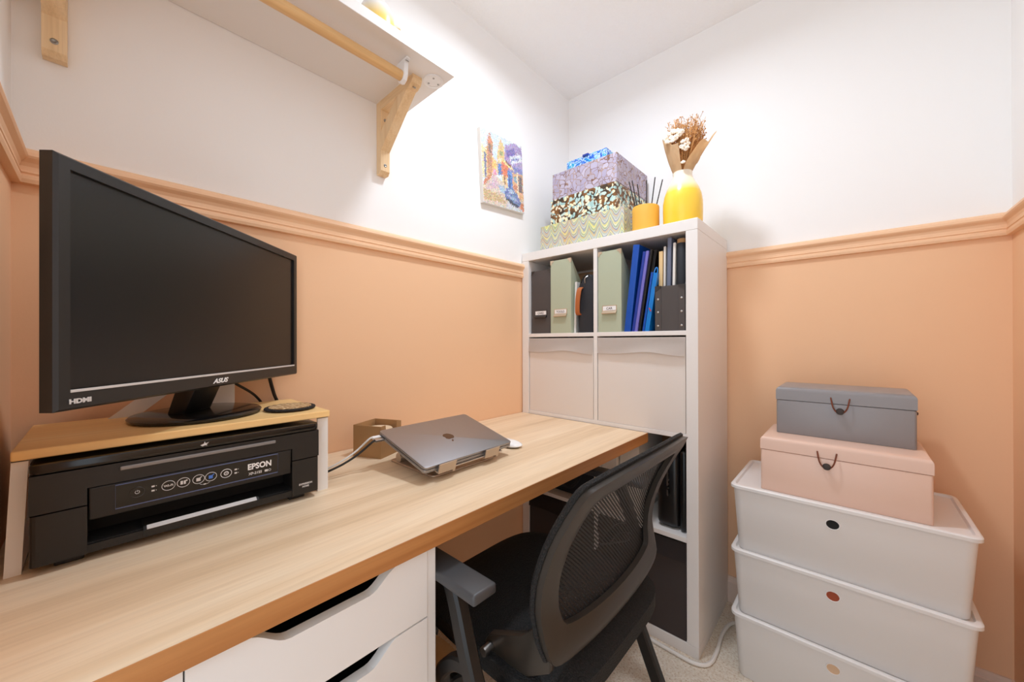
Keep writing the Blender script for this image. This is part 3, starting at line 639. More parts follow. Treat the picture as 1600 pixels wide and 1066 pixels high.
# ------------------------------------------------------------------ monitor riser, monitor, printer
t = thing('monitor_riser', 'bamboo monitor riser with white metal strip legs over the printer', 'monitor stand', (0, 0, DT))
RZ = .888-DT; RT = .902-DT
mkobj('bamboo_board', rb(.030, .284, -1.812, -1.383, RZ, RT, .002), 'bamboo', t)
for yy, sh, hw in ((-1.8045, -.0065, .0077), (-1.3945, 0.0, .0110)):
    pts = [(.274, 0), (.274, 1)]
    bm = B()
    for x in (.2695, .038):
        fs = box(bm, x, x+.004, yy-hw, yy+hw, .004, RZ)
        for v in set(v for f in fs for v in f.verts): v.co.y += sh*(1-v.co.z/RZ)
    fs = box(bm, .038, .2735, yy-hw+sh, yy+hw+sh, 0, .004); box(bm, .038, .2735, yy-hw, yy+hw, RZ-.003, RZ)
    mkobj('strip_leg', bm, 'white_metal', t)
ang = math.radians(-45.0)
# monitor: local x runs along its width (left to right seen from the front), local -y faces out
MH, MW = .318, .554; a_ = Vector((.436, -1.764)); b_ = Vector((.044, -1.372)); mc = (a_+b_)/2
t = thing('computer_monitor', 'black flat computer monitor standing turned on the bamboo riser', 'monitor', (mc.x, mc.y, DT+RT))
t.rotation_euler = (0, 0, math.atan2(b_.y-a_.y, b_.x-a_.x))
z0 = .969-DT-RT; z1 = z0+MH; hw = MW/2
bz = [.0155, .0155, .0165, .026]   # left, right, top, bottom bezels
bm = B(); ro = [(-hw, z0), (hw, z0), (hw, z1), (-hw, z1)]; ri = [(-hw+bz[0], z0+bz[3]), (hw-bz[1], z0+bz[3]), (hw-bz[1], z1-bz[2]), (-hw+bz[0], z1-bz[2])]
def ring(pts, y): return [bm.verts.new((p[0], y, p[1])) for p in pts]
sh = .003; O0, O1, I0, I1, K1 = ring([(p[0]+(sh if p[0] < 0 else -sh), p[1]+(sh if p[1] < z0+.1 else -sh)) for p in ro], 0), ring(ro, .004), ring(ri, 0), ring(ri, .006), ring(ro, .019)
for A, Q in ((O0, O1), (O0, I0), (I0, I1), (O1, K1)):
    for k in range(4): bm.faces.new((A[k], A[(k+1) % 4], Q[(k+1) % 4], Q[k]))
mkobj('bezel', bm, 'bezel', t)
mkobj('screen', rb(-hw+bz[0], hw-bz[1], .0045, .007, z0+bz[3], z1-bz[2], 0), 'screen', t)
mkobj('silver_strip', rb(-hw+bz[0], hw-bz[1], -.0008, .003, z0+bz[3]-.0036, z0+bz[3], .0005), 'silver_paint', t)
bm = B()
bk = B(); prism(bk, [(-hw+.001, z0+.001), (hw-.001, z0+.001), (hw-.001, z1-.001), (-hw+.001, z1-.001)], 'y', .012, .0195); bm.free()
box(bk, -hw+.06, hw-.06, .0195, .048, z0+.03, z1-.06); mkobj('back_cover', bk, 'bezel', t)
bm = xf(text_bm('ASUS', .0118, .0003, .35, .0004, 1.35, 'CENTER'), face_xf((-.006, -.0006, z0+.0075), (1, 0, 0), (0, 0, 1))); mkobj('brand_lettering', bm, 'print_white', t)
bm = xf(text_bm('HDMI', .0080, .0003, 0, .0004, 1.3), face_xf((-hw+.0135, -.0006, z0+.0085), (1, 0, 0), (0, 0, 1))); mkobj('port_lettering', bm, 'silver_paint', t)
# stand: disc base and slanted neck
dcx, dcy = .147, -1.590; R_ = Matrix.Rotation(-t.rotation_euler.z, 3, 'Z'); dl = R_ @ Vector((dcx-mc.x, dcy-mc.y, 0))
mkobj('base_disc', lathe(B(), [(.100, 0), (.106, .003), (.107, .007), (.104, .010), (.090, .0125), (.04, .015), (0, .015)], 56, (dl.x, dl.y, 0)), 'black_gloss', t, True)
bm = B(); prism(bm, [(dl.y-.012, .013), (dl.y+.020, .013), (.060, z0+.07), (.040, z0+.07), (.032, z0+.03)], 'x', -.034+dl.x*.6, .034+dl.x*.6); bev(bm, .003, 2); mkobj('stand_neck', bm, 'black', t, True)
# white folded stand behind the monitor
t = thing('folded_white_stand', 'white folded metal stand on the riser behind the monitor foot', 'stand', (0, 0, DT+RT))
bm = B(); prism(bm, [(-1.718, 0), (-1.676, 0), (-1.592, .074), (-1.574, .074), (-1.574, 0), (-1.512, 0), (-1.512, .115), (-1.588, .115)], 'x', .050, .054); mkobj('front_plate', bm, 'white_metal', t)
bm = B(); prism(bm, [(-1.676, .001), (-1.592, .075), (-1.594, .0775), (-1.6795, .001)], 'x', .030, .050); mkobj('rear_flange', bm, 'white_metal', t)
# coaster
t = thing('woven_coaster', 'round woven coaster with black braided rim on the riser end', 'coaster', (.203, -1.438, DT+RT))
mkobj('weave', lathe(B(), [(.042, .0005), (.042, .0075), (.03, .0085), (0, .009)], 36), 'coaster', t, True)
bm = B(); tube(bm, [(.047*math.cos(k*2*PI/40), .046*math.sin(k*2*PI/40), .0068) for k in range(40)], [.0052 if k % 2 else .0045 for k in range(40)], 8, True); o = mkobj('braided_rim', bm, 'coaster_rim', t, True); o.scale = (1, 1, .62)
# printer
PX = .300
t = thing('printer', 'black inkjet printer with button panel standing under the riser', 'printer', (PX, -1.604, DT))
hy = .191; D0 = .738-DT; DZ = lambda z: z-DT
mkobj('foot', rb(-.05, -.02, -.17, -.14, 0, D0+.002, .002), 'black_matte', t); mkobj('foot', rb(-.05, -.02, .14, .17, 0, D0+.002, .002), 'black_matte', t); mkobj('foot', rb(-.24, -.21, -.17, .17, 0, D0+.002, .002), 'black_matte', t)
oy0, oy1 = -1.741+1.604, -1.464+1.604                  # opening
bm = B()
for a in ((-.255, 0, -hy, oy0, D0, DZ(.8095)), (-.255, 0, oy1, hy, D0, DZ(.8095))): box(bm, *a)
bev(bm, .006, 3, [e for e in bm.edges if abs(abs(e.verts[0].co.y)-hy) < 1e-5 and abs(abs(e.verts[1].co.y)-hy) < 1e-5 and abs(e.verts[0].co.x) < 1e-5 and abs(e.verts[1].co.x) < 1e-5])
box(bm, -.255, -.06, oy0, oy1, D0, DZ(.8095)); box(bm, -.06, -.002, oy0, oy1, D0, DZ(.750)); mkobj('lower_body', bm, 'black_matte', t)
bm = B(); box(bm, -.262, 0, -hy, oy0, DZ(.8115), DZ(.866)); box(bm, -.262, 0, oy1, hy, DZ(.8115), DZ(.866)); box(bm, -.262, -.06, oy0, oy1, DZ(.8115), DZ(.866)); box(bm, -.06, 0, oy0, oy1, DZ(.836), DZ(.866)); mkobj('upper_body', bm, 'black_matte', t)
bm = rbz(-.265, .0015, -hy-.001, hy+.001, DZ(.8675), DZ(.8815), .012, .003, 3); mkobj('scanner_lid', bm, 'black_gloss', t, True)
mkobj('silver_grip', rb(-.001, .0026, -.103, .110, DZ(.8540), DZ(.8600), .0015), 'grip_grey', t)
mkobj('opening_shade', rb(-.0605, -.0590, oy0, oy1, DZ(.750), DZ(.836), 0), 'void', t)  # black sheet added for the shade deep in the printer opening
bm = B(); prism(bm, [(-.006, 0), (-.001, .0022), (0, .006), (.0012, .0024), (.006, .0036), (.0022, 0), (.004, -.002), (0, -.001), (-.003, -.0025)], 'x', .0016, .0019); o = mkobj('lid_mark', bm, 'silver_paint', t); o.location = (0, .0, DZ(.8735))  # invented silver mark painted in place of an unreadable glint
# tilted control panel
bm = B(); prism(bm, [(-.055, DZ(.786)), (-.003, DZ(.786)), (-.0005, DZ(.835)), (-.055, DZ(.835))], 'y', oy0+.0015, oy1-.0015); bev(bm, .002, 2); cp = mkobj('control_panel', bm, 'black_matte', t)
ux = Vector((.0025, 0, .049)).normalized()
def panel(y, z, off=.0006): return Vector((-.003+.0025*(z-.786)/.049+off, y+1.604, z-DT))
pm = lambda y, z, off=.0006: face_xf(panel(y, z, off), (0, 1, 0), ux)
bm = rb(-.111, .111, -.0185, .0185, -.0004, .0004, 0); xf(bm, pm(-1.601, .8135, .0006)); mkobj('gloss_panel', bm, 'black_gloss', cp)
bm = B(); c_ = [(-.111, -.0185), (.111, -.0185), (.111, .0185), (-.111, .0185)]
tube(bm, [(p[0], p[1], 0) for p in c_], 0, closed=True, rect=(.0007, .0005)); xf(bm, pm(-1.601, .8135, .0012)); mkobj('panel_outline', bm, 'outline_blue', cp)
for y, r, mt in ((-1.688, .0085, 'dark_metal'), (-1.651, .0082, 'silver_paint'), (-1.632, .0082, 'silver_paint'), (-1.612, .0080, 'silver_paint'), (-1.595, .0080, 'silver_paint'), (-1.573, .0080, 'print_white')):
    bm = B(); tube(bm, [(r*math.cos(k*PI/14), r*math.sin(k*PI/14)*.95, 0) for k in range(28)], .00045, 5, True); xf(bm, pm(y, .8145, .0014)); bt = mkobj('button', bm, mt, cp)
    bm = B()
    if y == -1.688:
        tube(bm, [(.0026*math.cos(PI/2+.5+k*(2*PI-1)/12), .0026*math.sin(PI/2+.5+k*(2*PI-1)/12), 0) for k in range(13)], .0004, 4); tube(bm, [(0, .0005, 0), (0, .0034, 0)], .0004, 4, up=(1, 0, 0))
    elif y == -1.651: bm.free(); bm = text_bm('Wi-Fi', .0052, .0001, 0, .00015, 1.0, 'CENTER'); xf(bm, Matrix.Translation((0, -.0018, 0)))
    elif y == -1.632: box(bm, -.004, -.0007, -.003, .003, 0, .0002); box(bm, .0003, .003, -.003, .003, 0, .0002); bmesh.ops.create_icosphere(bm, subdivisions=1, radius=.0016, matrix=Matrix.Translation((.004, .0026, 0)) @ Matrix.Diagonal((1, 1, .1, 1)))
    elif y == -1.573: tube(bm, [(.003*math.cos(k*PI/5), .003*math.sin(k*PI/5), 0) for k in range(10)], .0009, 4, True); tube(bm, [(0, -.0008, 0), (0, .0008, 0)], .0008, 4, up=(1, 0, 0))
    else: box(bm, -.0032, .0026, -.0034, .0024, 0, .0002); tube(bm, [(.002, .002, 0), (.0044, .004, 0)], .0008, 4)
    xf(bm, pm(y, .8145, .0014)); mkobj('button_icon', bm, 'print_blue' if y == -1.595 else 'silver_paint', bt)
bm = B()
for (y, z) in ((-1.669, .8185), (-1.669, .8115), (-1.558, .8180), (-1.558, .8115)):
    q = B(); box(q, -.0026, .0012, -.0013, .0013, 0, .0002); box(q, .0026, .0036, -.0005, .0005, 0, .0002); xf(q, pm(y, z, .0012)); me_ = bpy.data.meshes.new('tmp'); q.to_mesh(me_); q.free(); bm.from_mesh(me_); bpy.data.meshes.remove(me_)
q = B(); tube(q, [(-.007, .002, 0), (-.004, 0, 0), (-.002, 0, 0)], .0003, 4); box(q, -.0018, .0018, -.001, .001, 0, .0002); tube(q, [(.002, 0, 0), (.004, 0, 0), (.007, .002, 0)], .0003, 4); xf(q, pm(-1.6035, .8035, .0012)); me_ = bpy.data.meshes.new('tmp'); q.to_mesh(me_); q.free(); bm.from_mesh(me_); bpy.data.meshes.remove(me_)
mkobj('indicator_icons', bm, 'silver_paint', cp, kind='stuff')
mkobj('brand_lettering', xf(text_bm('EPSON', .0150, .0002, 0, .0005, .86), pm(-1.5405, .8120, .0014)), 'print_white', cp)
mkobj('model_lettering', xf(text_bm('XP-2155', .0066, .0001, 0, .0002, .92), pm(-1.5385, .8015, .0014)), 'silver_paint', cp)
bm = B(); box(bm, 0, .0055, 0, .0042, 0, .0002); tube(bm, [(.0085+.002*math.cos(k*PI/5), .0021+.002*math.sin(k*PI/5), 0) for k in range(10)], .0004, 4, True); mkobj('wireless_mark', xf(bm, pm(-1.5125, .8015, .0014)), 'silver_paint', cp)
bm = text_bm('EXPRESSION', .0048, .0001, 0, .0002, .95, 'CENTER'); xf(bm, face_xf((.0003, -1.439+1.604, DZ(.7570)), (0, 1, 0), (0, 0, 1))); mkobj('range_lettering', bm, 'silver_paint', t)
bm = text_bm('HOME', .0048, .0001, 0, .0002, .95, 'CENTER'); xf(bm, face_xf((.0003, -1.439+1.604, DZ(.7515)), (0, 1, 0), (0, 0, 1))); mkobj('range_lettering', bm, 'silver_paint', t)
bm = B(); prism(bm, [(-.05, DZ(.7415)), (.002, DZ(.7415)), (.0025, DZ(.7515)), (-.004, DZ(.7555)), (-.05, DZ(.7530))], 'y', -1.681+1.604, -1.522+1.604); tr = mkobj('paper_tray', bm, 'black_matte', t)
bm = B(); prism(bm, [(-.0042, DZ(.7556)), (.0027, DZ(.7516)), (.0027, DZ(.7524)), (-.0042, DZ(.7564))], 'y', -1.677+1.604, -1.526+1.604); mkobj('tray_edge', bm, 'silver_paint', tr)
mkobj('output_floor', rb(-.058, -.006, oy0, oy1, DZ(.750), DZ(.752), 0), 'void', t)  # floor coloured black for the shade in the opening

# ------------------------------------------------------------------ laptop on its stand, mouse, box, cables
def on(u, v, off=0.0):                                  # point on the laptop lid plane, u along the edge (y), v from the front edge to the back
    return Vector(O_) + Ry*u + Rv*v + Rn*off
O_ = (.420, -1.0765, .7645)
Ry = Vector((-.025, 1, 0)).normalized(); Rv = Vector((-.2025, -.005, .055)).normalized(); Rv = (Rv - Ry*Rv.dot(Ry)).normalized(); Rn = Ry.cross(Rv)*-1
if Rn.z < 0: Rn = -Rn
lm = Matrix((Ry, -Rv, Rn)).transposed()                 # local x = along edge, local y = towards the front, z = normal
if lm.determinant() < 0: lm = Matrix((-Ry, -Rv, Rn)).transposed()
sgn = 1 if (lm.col[0] - Ry).length < .1 else -1
t = thing('closed_laptop', 'closed grey laptop tilted on a metal laptop stand', 'laptop', O_); t.rotation_euler = lm.to_euler()
HW, HD = .1520, .2110
bm = rbz(-HW, HW, -HD, 0, -.0058, 0, .010, .0012, 4); mkobj('screen_lid', bm, 'space_grey', t, True)
bm = rbz(-HW, HW, -HD, 0, -.0155, -.0070, .010, .002, 4); mkobj('base_shell', bm, 'space_grey', t, True)
mkobj('hinge_gap', rbz(-HW+.003, HW-.003, -HD+.002, -.002, -.0071, -.0057, .008, 0), 'void', t)
# bitten apple emblem, top towards the front edge
def apple(n=48):
    out = []
    for k in range(n):
        a = 2*PI*k/n; x, y = math.sin(a), math.cos(a)
        r = 1.0-.16*math.exp(-((a if a < PI else a-2*PI)/.28)**2)-.09*math.exp(-((a-PI)/.22)**2); r *= 1-.10*max(0, -y)*abs(x)
        X_, Y_ = r*x*.98, r*y*1.0-.05
        dx, dy = X_-1.32, Y_-.10; d_ = math.hypot(dx, dy)
        if d_ < .56: X_, Y_ = 1.32+dx/d_*.56, .10+dy/d_*.56
        out.append((X_, Y_))
    return out
bm = B(); ap = [(p[0]*.0165, p[1]*.0165) for p in apple()]; prism(bm, [(-p[0]*sgn*-1*(-1), p[1]) for p in ap], 'z', 0, .0002)
leaf = [(.0, .0185), (.001, .0245), (.006, .0285), (.0075, .0285), (.0065, .0230), (.003, .0195)]; prism(bm, [(p[0]*sgn*-1*(-1)*-1, p[1]) for p in leaf], 'z', 0, .0002)
o = mkobj('lid_mark', bm, 'logo_dark', t); o.location = (0, -HD/2, .0001)
for k, yy in ((0, -.199), (1, -.184)):
    mkobj('port', rb(-sgn*HW-.0006, -sgn*HW+.0006, yy-.005, yy+.005, -.0130, -.0095, 0), 'void', t)
st = thing('laptop_stand', 'champagne metal laptop stand with front hooks under the laptop', 'laptop stand', (.300, -1.085, DT))
mkobj('base_plate', rbz(-.098, .100, -.105, .105, .0005, .0050, .010, .0008, 3), 'stand_alu', st, True)
for yy in (-.085, .085):
    bm = B(); tube(bm, [(-.062, yy-.016, .016), (-.062, yy+.016, .016)], .0125, 20); mkobj('hinge_barrel', bm, 'stand_alu', st, True)
    bm = B(); a = Vector((-.062, yy, .020)); b = Vector((.092, yy, .0165)); prism(bm, [(-.07, .020), (.090, .0125), (.090, .0165), (-.05, .0265)], 'y', yy-.009, yy+.009); mkobj('support_arm', bm, 'stand_alu', st)
mlow = Matrix((Ry*sgn, -Rv, Rn)).transposed().to_4x4(); mlow.translation = Vector(O_)-Vector((.300, -1.085, DT))
mkobj('top_plate', xf(rb(-.110, .110, -.190, .004, -.0192, -.0160, .001), mlow), 'stand_alu', st)
for yy in (-.062, .092):
    q = B(); prism(q, [(-.004, -.0192), (.010, -.0192), (.010, .0040), (.0075, .0040), (.0075, -.0165), (-.004, -.0165)], 'x', yy-.026, yy+.026); mkobj('front_hook', xf(q, mlow), 'stand_alu', st)
    q = B(); prism(q, [(.001, -.030), (.008, -.026), (.008, -.0192), (-.012, -.0192)], 'x', yy-.028, yy-.02); mkobj('hook_rib', xf(q, mlow), 'stand_alu', st)
# mouse
t = thing('computer_mouse', 'white low-profile wireless mouse lying behind the laptop corner', 'mouse', (.335, -.862, DT), rz=.05)
bm = B(); bmesh.ops.create_uvsphere(bm, u_segments=28, v_segments=14, radius=1.0)
for v in bm.verts:
    x, y, z = v.co; f = (abs(x)**2.6+abs(y)**2.6)**(1/2.6) if abs(x)+abs(y) > 1e-6 else 1; s_ = (math.hypot(x, y)/f) if f else 1
    v.co = Vector((x*s_*.057, y*s_*.0285, .008+max(-.004, z*.0135)*(1-.25*x*x)))
mkobj('mouse_shell', bm, 'mouse', t, True); mkobj('mouse_base', lathe(B(), [(.020, .0005), (.024, .003), (.024, .0055), (0, .0055)], 32), 'dark_metal', t, True).scale = (2.05, 1.02, 1)
# cardboard box with paper roll
t = thing('note_box', 'brown open cardboard box against the wall left of the laptop', 'box', (.1055, -1.1745, DT), rz=math.radians(24))
hx, hy_, h, w_ = .0475, .0475, .0905, .0025
mkobj('front_side', rb(-hx, hx, -hy_, -hy_+w_, 0, h, 0), 'kraft', t); mkobj('rear_side', rb(-hx, hx, hy_-w_, hy_, 0, h, 0), 'kraft', t); mkobj('left_side', rb(-hx, -hx+w_, -hy_+w_, hy_-w_, 0, h, 0), 'kraft', t); mkobj('base', rb(-hx+w_, hx-w_, -hy_+w_, hy_-w_, 0, w_, 0), 'kraft', t)
sl = [(-hy_+w_, 0), (hy_-w_, 0), (hy_-w_, h), (.027, h)]+[(.027-.027*(1-math.cos(k*PI/10))/1, h-.048*math.sin(k*PI/10)) for k in range(1, 10)]+[(-.027, h), (-hy_+w_, h)]
bm = B(); prism(bm, sl, 'x', hx-w_, hx); mkobj('cut_out_side', bm, 'kraft', t)
mkobj('paper_roll', lathe(B(), [(.042, w_), (.042, .072), (.040, .074), (.014, .074), (.013, .070), (.013, w_)], 36), 'paper_roll', t, True)
# cables
def cable(name, pts, r, mat, label, n=8):
    bm = B(); tube(bm, catmull(pts, n), r, 8); return tag(mkobj(name, bm, mat, smooth=True), label, 'cable')
pA = on(-.152, .199, -.0115); pB = on(-.152, .184, -.0115)
t = thing('power_cable', 'white cable plugged into the side of the laptop', 'cable')
bm = B(); tube(bm, catmull([pA+Ry*-.020, pA+Ry*-.030, (.216, -1.286, .781), (.214, -1.310, .767), (.212, -1.336, .756), (.206, -1.368, .745), (.185, -1.392, .7345), (.06, -1.397, .7320)], 8), .0024, 8); mkobj('cable_run', bm, 'rubber_white', t, True)
bm = B(); tube(bm, [pA+Ry*-.022, pA+Ry*-.0005], 0, rect=(.005, .003), up=tuple(Rn)); mkobj('plug', bm, 'white_gloss', t, True)
t = thing('display_cable', 'black cable with a silver plug leading from laptop to monitor', 'cable')
bm = B(); tube(bm, catmull([pB+Ry*-.020, pB+Ry*-.030+Vector((0, 0, -.002)), (.228, -1.292, .772), (.226, -1.325, .757), (.222, -1.352, .748), (.212, -1.378, .739), (.200, -1.402, .7345), (.06, -1.4075, .7325)], 8), .0028, 8); mkobj('cable_run', bm, 'black_matte', t, True)
bm = B(); tube(bm, [pB+Ry*-.024, pB+Ry*-.0005], 0, rect=(.006, .0035), up=tuple(Rn)); mkobj('plug', bm, 'silver', t, True)
cable('monitor_cable', [(.085, -1.555, .985), (.050, -1.51, .955), (.020, -1.46, .915), (.014, -1.44, .87), (.014, -1.43, .76), (.03, -1.44, .7295)], .0032, 'black', 'thin black cable dropping left of the other behind the monitor')
cable('monitor_cable', [(.055, -1.44, 1.02), (.030, -1.435, .975), (.016, -1.42, .92), (.013, -1.405, .87), (.013, -1.40, .76), (.03, -1.41, .7295)], .0042, 'black', 'thicker black cable dropping behind the right end of the monitor')
cable('extension_cable', [(.35, -.415, .007), (.50, -.418, .007), (.60, -.425, .007), (.70, -.430, .007), (.765, -.428, .007), (.800, -.40, .007), (.806, -.33, .007), (.800, -.24, .007), (.808, -.165, .007), (.835, -.135, .007), (.90, -.13, .007)], .006, 'rubber_white', 'white cable on the carpet around the foot of the shelving unit')

# ------------------------------------------------------------------ mesh-back chair
CY = -.966
t = thing('office_chair', 'black mesh-back armchair pushed in under the worktop', 'chair', (0, CY, 0))
PRF = [(.440, .742), (.470, .750), (.500, .751), (.535, .742), (.571, .736), (.610, .738), (.645, .747), (.690, .763), (.730, .782), (.770, .804), (.805, .826), (.835, .846)]
def bx(y, z):
    for (za, xa), (zb, xb) in zip(PRF, PRF[1:]):
        if z <= zb or zb == PRF[-1][0]:
            s_ = max(0, min(1.2, (z-za)/(zb-za))); break
    return xa+(xb-xa)*s_+.014*(1-(y/.245)**2)
OUT = [(-.238, .806), (-.243, .76), (-.246, .70), (-.246, .62), (-.244, .55), (-.236, .50), (-.21, .478), (-.12, .470), (0, .468), (.12, .470), (.21, .478), (.236, .50), (.244, .55), (.246, .62), (.246, .70), (.243, .76), (.238, .806), (.21, .818), (.12, .828), (0, .832), (-.12, .828), (-.21, .818)]
INN = [(-.196, .766), (-.200, .74), (-.202, .69), (-.202, .62), (-.199, .57), (-.190, .540), (-.17, .530), (-.10, .522), (0, .519), (.10, .522), (.17, .530), (.190, .540), (.199, .57), (.202, .62), (.202, .69), (.200, .74), (.196, .766), (.18, .782), (.10, .792), (0, .796), (-.10, .792), (-.18, .782)]
O2 = catmull([(a, b, 0) for a, b in OUT], 3, True); I2 = catmull([(a, b, 0) for a, b in INN], 3, True); bm = B(); n = len(O2); rg = []
for pts, off in ((O2, -.006), (O2, .008), (None, .0135), (I2, .009), (I2, -.004)):
    src = pts or [o*.5+i*.5 for o, i in zip(O2, I2)]
    rg.append([bm.verts.new((bx(p.x, p.y)+off, p.x, p.y)) for p in src])
for A, Q in zip(rg, rg[1:]+rg[:1]):
    for k in range(n): bm.faces.new((A[k], A[(k+1) % n], Q[(k+1) % n], Q[k]))
mkobj('back_frame', bm, 'frame_black', t, True)
bm = B(); gy, gz = 22, 20; gr = []
for j in range(gz+1):
    z = .510+(.802-.510)*j/gz; hwz = .222 if z < .78 else .21
    gr.append([bm.verts.new((bx(-hwz+2*hwz*i/gy, z)-.0075, -hwz+2*hwz*i/gy, z)) for i in range(gy+1)])
for A, Q in zip(gr, gr[1:]):
    for i in range(gy): bm.faces.new((A[i], A[i+1], Q[i+1], Q[i]))
mkobj('back_mesh', bm, 'mesh', t, True)
bm = B(); e = [p for p in O2]
tube(bm, [(bx(p.x, p.y)-.010, p.x*1.002, p.y+.002) for p in e], .006, 6, True, up=(1, 0, 0)); mkobj('piping_edge', bm, 'seat', t, True)
# side wings carrying the back to the seat
for s_ in (-1, 1):
    bm = B(); prism(bm, [(.738, .560), (.752, .520), (.752, .468), (.70, .432), (.600, .420), (.585, .440), (.60, .462), (.69, .500), (.722, .530)], 'y', s_*.222-.009, s_*.222+.009); bev(bm, .004, 2); wg = mkobj('back_wing', bm, 'frame_black', t, True)
    bm = B(); cyl(bm, (.605, s_*.231, .440), .009, (0, s_, 0), .022, 14); mkobj('pivot_bolt', bm, 'silver', wg, True)
# seat cushion
bm = B(); gx, gy = 16, 16; top = []; bot = []
def seat_pt(i, j):
    u, v = i/gx*2-1, j/gy*2-1; f = (abs(u)**5+abs(v)**5)**.2; m_ = max(abs(u), abs(v)); k = (m_/f) if f > 1e-6 else 1
    return u*k, v*k
for i in range(gx+1):
    rt, rbm = [], []
    for j in range(gy+1):
        u, v = seat_pt(i, j); x = .545+.245*u; y = .243*v*(1-.05*(u < 0)*abs(u)); e_ = max(abs(i/gx*2-1), abs(j/gy*2-1))
        z = .462-.036*e_**5-.014*math.cos(u*1.5)*(1-e_**2) - (.02*u*u if u < 0 else 0)
        rt.append(bm.verts.new((x, y, z))); rbm.append(bm.verts.new((x, y, .392)))
    top.append(rt); bot.append(rbm)
for i in range(gx):
    for j in range(gy):
        bm.faces.new((top[i][j], top[i+1][j], top[i+1][j+1], top[i][j+1])); bm.faces.new((bot[i][j], bot[i][j+1], bot[i+1][j+1], bot[i+1][j]))
for i in range(gx):
    for j in (0, gy): bm.faces.new((top[i][j], top[i+1][j], bot[i+1][j], bot[i][j]))
for j in range(gy):
    for i in (0, gx): bm.faces.new((top[i][j], top[i][j+1], bot[i][j+1], bot[i][j]))
mkobj('seat_cushion', bm, 'seat', t, True)
mkobj('seat_pan', rb(.34, .76, -.21, .21, .372, .392, .004), 'black', t)
for s_ in (-1, 1):
    ya_ = s_*.328
    bm = rb(.44, .693, ya_-.027, ya_+.027, .620, .640, .006, 3); mkobj('arm_pad', bm, 'arm_grey', t, True)
    bm = B(); tube(bm, catmull([(.600, ya_, .622), (.618, ya_, .588), (.650, ya_, .500), (.665, ya_-s_*.01, .44), (.660, s_*.27, .392), (.64, s_*.20, .382)], 6), 0, rect=(.016, .0135), up=(0, 1, 0)); mkobj('arm_post', bm, 'black', t, True)
    bm = B(); tube(bm, catmull([(.652, ya_, .486), (.612, ya_, .474), (.578, ya_, .440), (.562, s_*.315, .400), (.56, s_*.28, .384), (.56, s_*.20, .380)], 6), 0, rect=(.013, .0115), up=(0, 1, 0)); mkobj('arm_brace', bm, 'black', t, True)
    bm = B(); tube(bm, [(.655, s_*.235, .400), (.735, s_*.24, .205), (.818, s_*.245, .004)], 0, rect=(.017, .012), up=(0, 1, 0)); lg = mkobj('leg', bm, 'black', t); mkobj('foot_cap', rb(.800, .84, s_*.245-.016, s_*.245+.016, .001, .012, .003), 'black', lg)
    bm = B(); tube(bm, [(.40, s_*.225, .385), (.36, s_*.235, .20), (.325, s_*.245, .004)], 0, rect=(.017, .012), up=(0, 1, 0)); lg = mkobj('leg', bm, 'black', t); mkobj('foot_cap', rb(.31, .345, s_*.245-.016, s_*.245+.016, .001, .012, .003), 'black', lg)

t = thing('paper_bag', 'brown paper bag on the carpet under the chair beside the drawers', 'bag', (.484, -1.262, 0), rz=.04)
bm = B(); rings_ = []
for hx_, hy2, z in ((.050, .046, .002), (.053, .048, .14), (.052, .044, .30), (.055, .042, .395)): rings_.append([bm.verts.new(p) for p in ((-hx_, -hy2, z), (0, -hy2-.004, z), (hx_, -hy2, z), (hx_-.012*(z > .1), 0, z), (hx_, hy2, z), (0, hy2+.004, z), (-hx_, hy2, z), (-hx_+.012*(z > .1), 0, z))])
for A, Q in zip(rings_, rings_[1:]):
    for k in range(8): bm.faces.new((A[k], A[(k+1) % 8], Q[(k+1) % 8], Q[k]))
bm.faces.new(rings_[0]); bmesh.ops.solidify(bm, geom=bm.faces[:], thickness=.001); mkobj('bag_body', bm, 'kraft_paper', t)
mkobj('folded_rim', rb(-.053, .053, -.046, -.0435, .365, .396, 0), 'kraft_paper', t)
# ------------------------------------------------------------------ white storage boxes with lids
BXC, BYC = 1.1135, -.2200; LW, LD = .2555, .1670
def ring_verts(bm, hx, hy, r, z, n=5):
    out = []
    for cx, cy, a0 in ((hx-r, hy-r, 0), (-hx+r, hy-r, PI/2), (-hx+r, -hy+r, PI), (hx-r, -hy+r, 3*PI/2)):
        for k in range(n+1): a = a0+PI/2*k/n; out.append(bm.verts.new((cx+r*math.cos(a), cy+r*math.sin(a), z)))
    return out
def loft(bm, rings, cap0=True, cap1=True):
    for A, Q in zip(rings, rings[1:]):
        for k in range(len(A)): bm.faces.new((A[k], A[(k+1) % len(A)], Q[(k+1) % len(Q)], Q[k]))
    if cap0: bm.faces.new(rings[0])
    if cap1: bm.faces.new(rings[-1])
    return bm
HOLE = {0: 'beige', 1: 'rust', 2: 'void'}
M['beige'] = plain('beige_contents', S(214, 180, 146), .6); M['rust'] = plain('rust_contents', S(150, 62, 22), .5)
LAB = ['lowest white plastic storage box of the stack on the carpet', 'middle white plastic storage box of the stack of three', 'top white plastic storage box under the pink chest']
BZ = [0.0, .1985, .3985]
